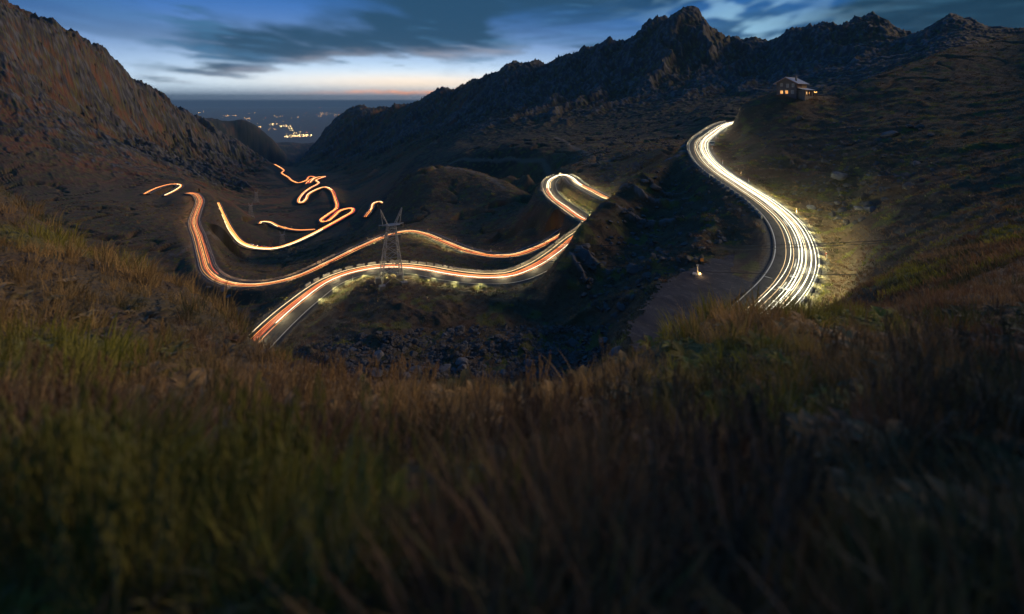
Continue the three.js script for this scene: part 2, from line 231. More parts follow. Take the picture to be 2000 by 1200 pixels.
function ground(X, Z) {          // height of the land at X, Z metres in front of the viewpoint
  const px = clamp(1000 + F * X / Z, -795, 2795), [py, rough] = survey(px, Math.log(Z));
  let y = -(py - 195) / F * Z;
  const road = lastRoad = nearRoad(X, Z), free = smooth(road[2] + 1, road[2] + (Z > 320 ? 45 : 16), road[0]);
  const far = smooth(380, 900, Z), near = 1 - smooth(20, 45, Z);
  let rock = 0;
  if (near > 0) y += near * (0.16 * fbm(X * 0.5, Z * 0.5, 4) + 0.05 * fbm(X * 2.3, Z * 2.3, 2, n2b)) * smooth(0.8, 3, Z);
  if (near < 1) {
    let h = 0;
    const soft = (1 - near) * free;
    h += (1.1 * fbm(X / 32, Z / 32, 4) + 0.28 * fbm(X / 5, Z / 5, 3, n2b)) * (1 - far) * (0.7 + rough);
    if (Z > 150) h -= smooth(150, 230, Z) * (1 - far) * 3.4 * smooth(0.55, 0.95, ridged(X / 75 + 0.3 * n2(X / 30, Z / 30), Z / 120, 2, n2c));
    if (rough > 0.02) {
      const wob = 6 * n2c(X / 40, Z / 40);
      rock = ridged((X + wob) / 27 + Z / 70, (Z - wob) / 40, 5, n2b);
      const crag = smooth(0.42, 0.75, rock + 0.25 * (rough - 0.35) + 0.14 * fbm(X / 60 + 7, Z / 60, 2, n2c));
      h += (1 - far) * rough * (3.4 * (rock - 0.42) + 1.5 * crag + 1.0 * crag * fbm(X / 2.2, (Z + y) / 2.2, 3, n2));
      if (far > 0) {
        const west = px < 560, ac0 = west ? 0.3 * X + 0.95 * Z : 0.89 * X - 0.45 * Z, al = west ? 0.95 * X - 0.3 * Z : 0.45 * X + 0.89 * Z;
        const ac = ac0 + 34 * n2c(X / 260, Z / 260) + 10 * n2(X / 70, Z / 70);
        const rg = ridged(ac / 210, al / 760, 3, n2), r2 = ridged(ac / 54 + 3, al / 240, 3, n2b), r3 = ridged(ac / 15, al / 34, 4, n2c);
        h += far * rough * (36 * (rg - 0.45) + 15 * (r2 - 0.5) + 11 * (r3 - 0.5) + 4.5 * fbm(X / 11, (Z + y) / 11, 3, n2)) * Math.min(1.25, Z / 1100);
        rock = lerp(rock, 0.40 * rg + 0.4 * r2 + 0.25 * r3, far);
      }
    }
    y += h * soft;
  }
  if (Z < 21) y += 21 * smooth(1.15 * Z + 2, 1.15 * Z + 25, X) * (1 - smooth(12, 20, Z));     // unseen steep rise added off to the right, to shade the near grass
  lastRock = rock * rough;
  if (Z > 40 && Z < 100 && inLayby(X, Z)) y = lerp(y, -28.95, 0.92);
  if (road[0] < 60) {
    const f = Z > 320, w = road[2] + (f ? 3.5 + (Z - 320) * 0.011 : 0.9), b = f ? 26 : 7;
    y = lerp(road[1] - (f ? 0.55 + (Z - 320) * 0.0055 : 0.16), y, smooth(w, w + b, road[0]));
  }
  return y;
}
function strike(px, py, from = 1) {      // where the line of sight at that bearing and dip meets the land
  const k = (py - 195) / F, a = (px - 1000) / F; let Z = from;
  for (; Z < 6500; Z *= 1.006) if (ground(a * Z, Z) >= -k * Z) break;
  return v3(a * Z, ground(a * Z, Z), -Z);
}

const px560 = (X, Z) => 1000 + F * X / Z < 560;
// ---------------------------------------------------------------- land: three sheets of one surface
const PATHS = [[[1085, 268], [1110, 280], [1145, 300], [1190, 318]], [[985, 252], [1040, 246], [1085, 236]], [[880, 320], [905, 312], [960, 314], [1060, 316], [1130, 318], [1190, 322]], [[845, 325], [900, 330], [950, 345], [985, 368]], [[430, 452], [350, 500], [330, 497]]]
  .map((p) => p.map(([a, b]) => strike(a, b, 60)));
function pathAt(X, Z) { let d = 1e9; for (const p of PATHS) for (let i = 0; i + 1 < p.length; i++) { const a = p[i], b = p[i + 1], dx = b.x - a.x, dz = b.z - a.z, t = clamp(((X - a.x) * dx + (-Z - a.z) * dz) / (dx * dx + dz * dz)); d = Math.min(d, Math.hypot(X - a.x - dx * t, -Z - a.z - dz * t)); } return d; }
function grainTexture(size, make, srgb) { const d = new Uint8Array(size * size * 4); for (let j = 0; j < size; j++) for (let i = 0; i < size; i++) { const c = make(i / size, j / size), o = (j * size + i) * 4; for (let k = 0; k < 3; k++) d[o + k] = clamp(c[k]) * 255; d[o + 3] = 255; } const t = new THREE.DataTexture(d, size, size); t.wrapS = t.wrapT = THREE.RepeatWrapping; t.magFilter = THREE.LinearFilter; if (srgb) t.colorSpace = THREE.SRGBColorSpace; t.needsUpdate = true; return t; }
const tileN = (u, v, f) => { const a = u * 2 * Math.PI, b = v * 2 * Math.PI, R = f / (2 * Math.PI); return n4(Math.cos(a) * R, Math.sin(a) * R, Math.cos(b) * R, Math.sin(b) * R); };
const turfMap = grainTexture(512, (u, v) => { const a = 0.82 + 0.13 * tileN(u, v, 26) + 0.13 * tileN(u, v, 70); return [a, a, a]; });
const turfBump = grainTexture(512, (u, v) => { const a = 0.5 + 0.22 * tileN(u, v, 22) + 0.2 * tileN(u, v, 60) + 0.12 * tileN(u, v, 120); return [a, a, a]; });
const landMat = new THREE.MeshStandardMaterial({ vertexColors: true, roughness: 0.96, map: turfMap, bumpMap: turfBump, bumpScale: 0.22 });
{
  const tans = []; for (const t of [-22, -14, -9, -6, -4, -3.2, -2.6, -2.1, -1.8, -1.6, -1.45, -1.34, -1.26, -1.2]) tans.push(t);
  const NC = 780; for (let i = 0; i <= NC; i++) tans.push(-1.16 + 2.32 * i / NC);
  for (const t of [1.2, 1.26, 1.34, 1.45, 1.6, 1.8, 2.1, 2.6, 3.2, 4, 5, 6.5, 8, 10, 13, 17, 22]) tans.push(t);
  const zs = []; const span = (a, b, n) => { for (let i = 0; i < n; i++) zs.push(a * Math.pow(b / a, i / n)); };
  span(0.8, 30, 130); span(30, 62, 30); span(62, 330, 350); span(330, 620, 130); span(620, 2500, 330); span(2500, 7000, 60); zs.push(7000);
  const C = tans.length, R = zs.length, pos = new Float32Array(C * R * 3), col = new Float32Array(C * R * 3), uv = new Float32Array(C * R * 2), rocks = new Float32Array(C * R);
  for (let j = 0; j < R; j++) for (let i = 0; i < C; i++) {
    const Z = zs[j], X = tans[i] * Z, o = j * C + i; pos[o * 3] = X; pos[o * 3 + 1] = ground(X, Z); pos[o * 3 + 2] = -Z;
    const edge = lastRoad[0] - lastRoad[2]; rocks[o] = lastRock;
    uv[o * 2] = (X + 0.3 * Z) / 7; uv[o * 2 + 1] = (Z * 0.95 + pos[o * 3 + 1]) / 7;
    // what grows or lies there
    const a = fbm(X / 3.1, Z / 3.1, 3, n2b), b = fbm(X / 19, Z / 19, 3, n2), c = fbm(X / 140, Z / 140, 3, n2c), y = pos[o * 3 + 1];
    let k = mix3([0.095, 0.060, 0.034], [0.135, 0.098, 0.052], smooth(-0.35, 0.45, 0.6 * a + 0.5 * b));
    k = mix3(k, [0.050, 0.052, 0.024], smooth(0.02, 0.4, b * 0.7 + c * 0.6 + 0.12 * a) * 0.75);
    const left = smooth(-60, -200, X) * smooth(420, 560, Z);
    k = mix3(k, [0.16, 0.066, 0.032], left * smooth(-0.25, 0.3, fbm(X / 42, (Z - 0.8 * y) / 70, 5, n2b)) * 0.85);
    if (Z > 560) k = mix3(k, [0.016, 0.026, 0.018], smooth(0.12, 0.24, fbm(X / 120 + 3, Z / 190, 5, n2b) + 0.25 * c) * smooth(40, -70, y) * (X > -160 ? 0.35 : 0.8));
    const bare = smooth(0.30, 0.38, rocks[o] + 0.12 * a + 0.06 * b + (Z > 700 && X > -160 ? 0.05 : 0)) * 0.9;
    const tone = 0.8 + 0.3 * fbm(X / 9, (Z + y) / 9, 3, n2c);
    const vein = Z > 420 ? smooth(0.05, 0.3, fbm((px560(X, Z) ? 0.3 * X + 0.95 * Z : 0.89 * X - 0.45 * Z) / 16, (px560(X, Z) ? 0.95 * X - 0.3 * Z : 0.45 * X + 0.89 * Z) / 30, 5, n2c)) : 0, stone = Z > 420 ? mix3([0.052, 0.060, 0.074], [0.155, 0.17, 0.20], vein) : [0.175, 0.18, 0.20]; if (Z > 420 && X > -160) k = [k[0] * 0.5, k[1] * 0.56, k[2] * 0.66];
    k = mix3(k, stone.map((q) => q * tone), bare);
    k = mix3(k, [0.125, 0.125, 0.030], smooth(0.28, 0.36, fbm(X / 9 + 31, Z / 9, 3, n2c) + 0.15 * a) * 0.75);
    if (Z > 2600) k = mix3(k, [0.014, 0.024, 0.020], smooth(-0.25, -0.05, fbm(X / 160, Z / 300, 4, n2b)) * 0.9);
    if (edge < 1.6 && Z < 340) k = mix3(k, [0.10, 0.095, 0.085], smooth(1.6, 0.5, edge + 0.5 * a));
    if (Z > 60) { const d = pathAt(X, Z), w = Z > 300 ? 2.6 : 1.2; if (d < w + 1) k = mix3(k, [0.17, 0.145, 0.115], smooth(w + 0.8, w * 0.4, d + 0.8 * a) * 0.8); }
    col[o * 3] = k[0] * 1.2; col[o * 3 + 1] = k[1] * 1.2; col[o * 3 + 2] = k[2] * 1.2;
  }
  const idx = []; for (let j = 0; j + 1 < R; j++) for (let i = 0; i + 1 < C; i++) { const o = j * C + i; idx.push(o, o + 1, o + C, o + 1, o + C + 1, o + C); }
  const whole = new THREE.BufferGeometry(); whole.setAttribute('position', new THREE.BufferAttribute(pos, 3)); whole.setIndex(idx); whole.computeVertexNormals();
  const nor = whole.attributes.normal.array;
  const cut = (z0, z1, name) => {
    const j0 = zs.findIndex((z) => z >= z0), j1 = z1 ? zs.findIndex((z) => z >= z1) : R - 1, g = new THREE.BufferGeometry(), sl = (a, n) => new THREE.BufferAttribute(a.slice(j0 * C * n, (j1 + 1) * C * n), n);
    g.setAttribute('position', sl(pos, 3)); g.setAttribute('normal', sl(nor, 3)); g.setAttribute('color', sl(col, 3)); g.setAttribute('uv', sl(uv, 2));
    const ix = []; for (let j = 0; j < j1 - j0; j++) for (let i = 0; i + 1 < C; i++) { const o = j * C + i; ix.push(o, o + 1, o + C, o + 1, o + C + 1, o + C); } g.setIndex(ix);
    put(new THREE.Mesh(g, landMat), name, { kind: 'structure' });
  };
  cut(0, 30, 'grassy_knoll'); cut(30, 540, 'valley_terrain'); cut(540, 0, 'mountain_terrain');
}
// the plain far below, out to the skyline
{
  const g = new THREE.PlaneGeometry(60000, 43500, 60, 60).rotateX(-Math.PI / 2).translate(-4000, -700, -25000);
  const m = new THREE.MeshStandardMaterial({ color: rgb(0.15, 0.18, 0.19), roughness: 1, map: turfMap.clone() }); m.map.repeat.set(30, 20);
  put(new THREE.Mesh(g, m), 'plain', { kind: 'structure' });
}

// ---------------------------------------------------------------- roads, paint, kerb walls, light lines
const asphaltMap = grainTexture(512, (u, v) => { const crack = Math.abs(tileN(u, v, 7)) < 0.035 ? 0.55 : 1, patch = tileN(u + 0.3, v, 3) > 0.42 ? 0.72 : 1, a = (0.74 + 0.12 * tileN(u, v, 8) + 0.12 * tileN(u, v, 90)) * crack * patch; return [a, a * 0.99, a * 0.97]; });
const asphalt = new THREE.MeshStandardMaterial({ color: rgb(0.075, 0.074, 0.072), roughness: 0.82, map: asphaltMap, bumpMap: asphaltMap, bumpScale: 0.02 });
const paint = std(0.62, 0.62, 0.58, 0.7), gravel = new THREE.MeshStandardMaterial({ vertexColors: true, roughness: 0.97, map: turfMap, bumpMap: turfBump, bumpScale: 0.09 });
const concrete = std(0.26, 0.25, 0.235, 0.9, { bumpMap: turfBump, bumpScale: 0.02 });
function ribbon(r, o0, o1, lift, i0 = 0, i1 = r.c.length - 1, skirt = 0) {
  const p = [], uv = [], ix = [], offs = skirt ? [o0 - 0.4, o0, o1, o1 + 0.4] : [o0, o1], m = offs.length; let s = 0;
  for (let i = i0; i <= i1; i++) {
    if (i > i0) s += r.c[i].distanceTo(r.c[i - 1]);
    offs.forEach((o, k) => { const c = r.c[i], d = r.side[i]; p.push(c.x + d.x * o, c.y + lift - (skirt && (k === 0 || k === 3) ? skirt : 0), c.z + d.z * o); uv.push(o / 9, s / 9); });
    if (i > i0) for (let k = 0; k + 1 < m; k++) { const a = (i - i0 - 1) * m + k, b = a + m; ix.push(a, a + 1, b, a + 1, b + 1, b); }
  }
  const g = new THREE.BufferGeometry(); g.setAttribute('position', new THREE.Float32BufferAttribute(p, 3)); g.setAttribute('uv', new THREE.Float32BufferAttribute(uv, 2)); g.setIndex(ix); g.computeVertexNormals(); return g;
}
for (const r of Object.values(ROADS)) {
  const root = new THREE.Group(), h = r.w / 2, near = r.c[0].z > -300;
  part(root, 'road_surface', ribbon(r, -h, h, 0, 0, r.c.length - 1, 0.7), asphalt);
  for (const s of [-1, 1]) part(root, 'edge_line', ribbon(r, s * (h - 0.35) - 0.08, s * (h - 0.35) + 0.08, 0.015), paint);
  if (near) { const dash = []; for (let i = 3; i + 4 < r.c.length; i += 8) dash.push(ribbon(r, -0.07, 0.07, 0.015, i, i + 3)); part(root, 'centre_line', mergeGeometries(dash), paint); }
  put(root, 'road', { kind: 'structure' });
}
// painted patches on the near end of the upper road
{
  const r = ROADS.upper, root = scene.getObjectByName('road'), R = rng(5);
  for (const [px, py, w, l] of [[1533, 552, 2.0, 1.4], [1548, 538, 1.1, 1.6], [1541, 565, 0.8, 0.7], [1520, 575, 2.2, 0.5], [1526, 590, 2.4, 0.8], [1506, 552, 1.6, 0.35], [1540, 444, 1.0, 0.3], [1543, 487, 0.7, 0.5], [1497, 536, 1.2, 0.2]]) {
    const p = world(px, py, -27.6); let b = 0; r.c.forEach((c, i) => { if (c.distanceTo(p) < r.c[b].distanceTo(p)) b = i; });
    const o = clamp((p.x - r.c[b].x) * r.side[b].x + (p.z - r.c[b].z) * r.side[b].z, -2.6, 2.6), sh = new THREE.Shape();
    for (let k = 0; k < 9; k++) { const a = k / 9 * 2 * Math.PI, q = 0.75 + 0.4 * R(); sh[k ? 'lineTo' : 'moveTo'](Math.cos(a) * w / 2 * q, Math.sin(a) * l / 2 * q); }
    const m = part(root, 'paint_patch', new THREE.ShapeGeometry(sh).rotateX(-Math.PI / 2), paint);
    m.position.set(r.c[b].x + r.side[b].x * o, r.c[b].y + 0.03, r.c[b].z + r.side[b].z * o); m.rotation.y = Math.atan2(r.side[b].x, r.side[b].z) + Math.PI / 2; m.rotation.x = 0;
  }
}
// gravel lay-by: rutted, stained, with a ragged edge
{
  const p = [], c = [], uv = [], ix = [], at = new Map(), x0 = Math.min(...layby.map((q) => q.x)), x1 = Math.max(...layby.map((q) => q.x)), z0 = Math.min(...layby.map((q) => -q.z)), z1 = Math.max(...layby.map((q) => -q.z)), S = 0.3;
  const vert = (i, j) => { const k = i * 5000 + j; if (!at.has(k)) { at.set(k, p.length / 3); const X = x0 + i * S, Z = z0 + j * S, a = fbm(X / 0.9, Z / 0.9, 3, n2b), b = fbm(X / 4.5, Z / 4.5, 3), rut = ridged(X / 5 + 0.15 * Z, Z / 26, 2, n2c); p.push(X, -28.64 + 0.03 * a + 0.05 * b - 0.04 * rut, -Z); let q = mix3([0.024, 0.031, 0.052], [0.048, 0.054, 0.076], smooth(-0.4, 0.5, b + 0.4 * a)); q = mix3(q, [0.034, 0.033, 0.04], smooth(0.6, 0.85, rut) * 0.6); q = mix3(q, [0.17, 0.16, 0.155], smooth(0.42, 0.6, a) * 0.7); c.push(...q); uv.push(X / 3, Z / 3); } return at.get(k); };
  for (let i = 0; i * S < x1 - x0; i++) for (let j = 0; j * S < z1 - z0; j++) { const X = x0 + (i + 0.5) * S, Z = z0 + (j + 0.5) * S; if (!inLayby(X + 0.6 * n2(X, Z), Z + 0.6 * n2b(X, Z)) || nearRoad(X, Z)[0] < 3.4) continue; const a = vert(i, j), b = vert(i + 1, j), d = vert(i, j + 1), e = vert(i + 1, j + 1); ix.push(a, b, d, b, e, d); }
  const g = new THREE.BufferGeometry(); g.setAttribute('position', new THREE.Float32BufferAttribute(p, 3)); g.setAttribute('color', new THREE.Float32BufferAttribute(c, 3)); g.setAttribute('uv', new THREE.Float32BufferAttribute(uv, 2)); g.setIndex(ix); g.computeVertexNormals();
  put(new THREE.Mesh(g, gravel), 'gravel_lay_by', { kind: 'structure' });
}

const glow = (r, g, b) => new THREE.MeshStandardMaterial({ color: rgb(0.02, 0.02, 0.02), emissive: rgb(r, g, b), emissiveIntensity: 1, roughness: 0.6 });
const G = { white: glow(4.2, 3.8, 2.6), cream: glow(2.6, 1.75, 0.85), gold: glow(2.0, 0.92, 0.26), orange: glow(1.8, 0.56, 0.12), red: glow(1.15, 0.14, 0.06), rose: glow(1.15, 0.36, 0.12) };
function streak(r, off, rad, a = 0, b = 1, wig = 0) {
  const n = r.c.length - 1, i0 = Math.round(a * n), i1 = Math.round(b * n), pts = [];
  for (let i = i0; i <= i1; i += 2) { const o = off + wig * n2(i * 0.03, off * 7), c = r.c[i], s = r.side[i]; pts.push(v3(c.x + s.x * o, c.y + rad + 0.02, c.z + s.z * o)); }
  return new THREE.TubeGeometry(new THREE.CatmullRomCurve3(pts), pts.length, rad, 5);
}
function trails(roadName, label, list) {
  const r = ROADS[roadName], root = new THREE.Group();
  for (const [off, rad, mat, a, b, wig] of list) part(root, 'light_streak', streak(r, off, rad, a, b, wig ?? 0.15), G[mat]);
  put(root, 'light_trail', { label, category: 'light trail' });
}
function lamps(roadName, a, b, every, cd, color, off = 0) {      // light of the streaks, set just above them
  const r = ROADS[roadName], n = r.c.length - 1, step = every / (r.L / n);
  for (let i = Math.round(a * n); i <= b * n; i += Math.round(step)) { const l = new THREE.PointLight(rgb(...color), cd, 0, 2), c = r.c[i], s = r.side[i]; l.position.set(c.x + s.x * off, c.y + 1.5, c.z + s.z * off); l.name = 'streak_light'; l.castShadow = true; l.shadow.radius = 8; scene.add(l); }
}
trails('upper', 'bundle of white light streaks along the upper road below the lodge', [[-2.8, 0.03, 'white', 0, 1], [-2.1, 0.055, 'white', 0, 1], [-1.6, 0.03, 'cream', 0, 1], [-0.9, 0.06, 'white', 0, 1], [-0.45, 0.03, 'white', 0, 0.92], [0.35, 0.02, 'cream', 0, 1], [0.9, 0.022, 'white', 0.1, 1], [1.5, 0.016, 'cream', 0.3, 1], [-1.3, 0.02, 'white', 0.3, 1]]);
lamps('upper', 0.1, 1, 7, 36, [1, 0.9, 0.6], -1.6);
trails('front', 'red and cream light streaks on the wide road bend behind the near pylon', [[-3.2, 0.035, 'cream', 0.02, 0.62], [-2.0, 0.05, 'orange', 0, 0.6], [-1.55, 0.06, 'red', 0, 0.62], [-1.25, 0.05, 'rose', 0, 0.62], [-0.85, 0.05, 'red', 0, 0.62], [-0.5, 0.035, 'white', 0.05, 0.62], [0.15, 0.025, 'orange', 0, 0.5], [-1.2, 0.08, 'white', 0.62, 0.86], [-0.4, 0.06, 'white', 0.62, 0.86], [0.5, 0.05, 'cream', 0.62, 0.9], [-1.6, 0.09, 'rose', 0.80, 1], [-0.6, 0.08, 'orange', 0.80, 1], [0.4, 0.06, 'cream', 0.8, 1]]);
lamps('front', 0.03, 1, 9, 42, [1, 0.78, 0.4], -0.5);
trails('second', 'orange and red light streaks on the long road curving round the dark basin', [[-2.2, 0.04, 'gold', 0.02, 1], [-1.1, 0.07, 'red', 0, 1], [-0.5, 0.08, 'orange', 0, 1], [0.6, 0.05, 'cream', 0, 0.45], [1.2, 0.08, 'orange', 0.5, 1], [1.8, 0.08, 'red', 0.45, 1], [0.2, 0.06, 'gold', 0.4, 1]]);
lamps('second', 0.02, 0.99, 14, 40, [1, 0.55, 0.22], 0);
trails('plateau', 'orange light streaks on the short hairpin below the left mountain', [[-1.4, 0.27, 'orange', 0, 1], [-0.3, 0.27, 'rose', 0, 0.6], [-0.3, 0.27, 'cream', 0.55, 1]]);
trails('valley', 'winding orange and cream light streaks descending the far valley floor', [[-1.5, 0.36, 'orange', 0, 1], [-0.3, 0.36, 'gold', 0, 0.3], [-0.3, 0.36, 'rose', 0.3, 1], [0.9, 0.36, 'cream', 0, 0.13], [0.9, 0.36, 'cream', 0.33, 0.6], [0.9, 0.36, 'gold', 0.7, 1], [1.6, 0.36, 'red', 0.13, 1]]);
trails('bend', 'small hook of light streaks beside the dark round hill', [[-0.9, 0.27, 'orange', 0, 1], [0.2, 0.27, 'cream', 0, 0.7], [1, 0.22, 'rose', 0, 1]]);
trails('lower', 'light streak with a looped end on the valley floor beyond the plateau', [[-0.9, 0.27, 'orange', 0, 1], [0.2, 0.27, 'rose', 0.3, 1], [0.6, 0.22, 'cream', 0, 0.5]]);
function spill(roadName, side, a, b, every, cd, color) {      // added spot lights aimed sideways at the verge, for headlight spill
  const r = ROADS[roadName], n = r.c.length - 1, step = Math.max(1, Math.round(every / (r.L / n)));
  for (let i = Math.round(a * n); i <= b * n; i += step) { const c = r.c[i], s = r.side[i], e = side * (r.w / 2 - 0.7), t = side * (r.w / 2 + 8), l = new THREE.SpotLight(rgb(...color), cd, 0, 1.05, 1, 2); l.position.set(c.x + s.x * e, c.y + 0.85, c.z + s.z * e); l.target.position.set(c.x + s.x * t, c.y - 2.2, c.z + s.z * t); l.name = 'streak_light'; l.castShadow = true; l.shadow.radius = 8; scene.add(l, l.target); }
}
spill('upper', -1, 0.62, 0.96, 3.5, 60, [1, 0.85, 0.3]); spill('upper', -1, 0.12, 0.58, 9, 13, [1, 0.62, 0.35]); spill('upper', 1, 0.2, 0.6, 12, 22, [1, 0.85, 0.45]);
spill('front', 1, 0.08, 0.25, 6, 60, [1, 0.85, 0.3]); spill('front', 1, 0.40, 0.60, 6, 70, [1, 0.85, 0.3]); spill('front', -1, 0.86, 1, 7, 60, [1, 0.8, 0.3]); spill('front', -1, 0.70, 0.80, 9, 40, [1, 0.8, 0.4]);
spill('second', -1, 0.10, 0.30, 7, 70, [1, 0.85, 0.3]); spill('second', -1, 0.70, 0.97, 10, 75, [1, 0.5, 0.16]); spill('valley', 1, 0.02, 0.1, 14, 60, [1, 0.6, 0.2]); spill('valley', 1, 0.28, 0.42, 18, 110, [1, 0.7, 0.25]);
lamps('plateau', 0.05, 0.95, 28, 22, [1, 0.55, 0.22]); lamps('valley', 0.01, 0.99, 38, 40, [1, 0.6, 0.25]); lamps('bend', 0.1, 0.9, 25, 30, [1, 0.6, 0.25]); lamps('lower', 0.1, 0.9, 40, 30, [1, 0.6, 0.25]);

// low parapet walls on the outer edges of the road
function parapet(roadName, side, a, b, label, hgt = 0.55) {
  const r = ROADS[roadName], n = r.c.length - 1, root = new THREE.Group(), R = rng(side * 7 + Math.round(a * 100) + roadName.length), geos = [0, 1, 2].map((k) => box(0.32, hgt + 0.5, 1.9 + 0.25 * k, 0, hgt / 2 - 0.25, 0));
  for (let i = Math.round(a * n), s = 0; i < b * n; i += 2) {
    const c = r.c[i], d = r.side[i], m = part(root, 'parapet_block', geos[Math.floor(R() * 3)], concrete);
    m.position.set(c.x + d.x * side * (r.w / 2 + 0.32), c.y, c.z + d.z * side * (r.w / 2 + 0.32)); m.rotation.y = Math.atan2(d.x, d.z) + Math.PI / 2 + (R() - 0.5) * 0.04;
  }
  put(root, 'parapet_wall', { label, category: 'wall', group: 'roadside parapet walls' });
}
parapet('upper', 1, 0.08, 0.72, 'low block parapet along the outer edge of the upper road');
parapet('front', -1, 0.10, 0.60, 'low block parapet along the far edge of the wide front bend');
parapet('front', -1, 0.62, 0.86, 'low block parapet round the outside of the hairpin');
parapet('second', 1, 0.30, 0.72, 'low block parapet on the far edge of the red-lit curve');
{ // concrete wall that carries the upper road above the lay-by
  const r = ROADS.upper, n = r.c.length - 1, root = new THREE.Group();
  for (let i = Math.round(0.52 * n), k = 0; i < 0.70 * n; i += 2, k++) { const c = r.c[i], d = r.side[i], m = part(root, 'wall_panel', box(0.4, 3.1, 2.36), concrete); m.position.set(c.x + d.x * (r.w / 2 + 0.85), c.y - 1.75, c.z + d.z * (r.w / 2 + 0.85)); m.rotation.y = Math.atan2(d.x, d.z) + Math.PI / 2; }
  put(root, 'retaining_wall', { label: 'pale concrete retaining wall holding the upper road above the lay-by', category: 'wall' });
}

// marker posts along the roads
{
  const white = std(0.6, 0.6, 0.58, 0.6), red = std(0.5, 0.03, 0.02, 0.4), post = new THREE.CylinderGeometry(0.06, 0.07, 1.15, 8).translate(0, 0.5, 0), band = new THREE.CylinderGeometry(0.066, 0.066, 0.22, 8).translate(0, 0.85, 0);
  const posts = (roadName, side, ts, label) => { const r = ROADS[roadName], n = r.c.length - 1; for (const t of ts) { const i = Math.round(t * n), g = new THREE.Group(), c = r.c[i], d = r.side[i], e = side * (r.w / 2 + 0.75); part(g, 'post', post, white); part(g, 'reflector_band', band, red); g.position.set(c.x + d.x * e, c.y - 0.12, c.z + d.z * e); g.rotation.z = 0.06 * Math.sin(i); put(g, 'marker_post', { label, category: 'marker post', group: 'roadside marker posts' }); } };
  posts('upper', -1, [0.2, 0.3, 0.4, 0.5, 0.6, 0.7, 0.8], 'white marker post with red band on the hill side of the upper road'); posts('front', 1, [0.12, 0.2, 0.28, 0.36, 0.44, 0.52], 'white marker post with red band on the near edge of the front road'); posts('second', 1, [0.08, 0.14, 0.2, 0.26], 'white marker post with red band beside the middle road');
}

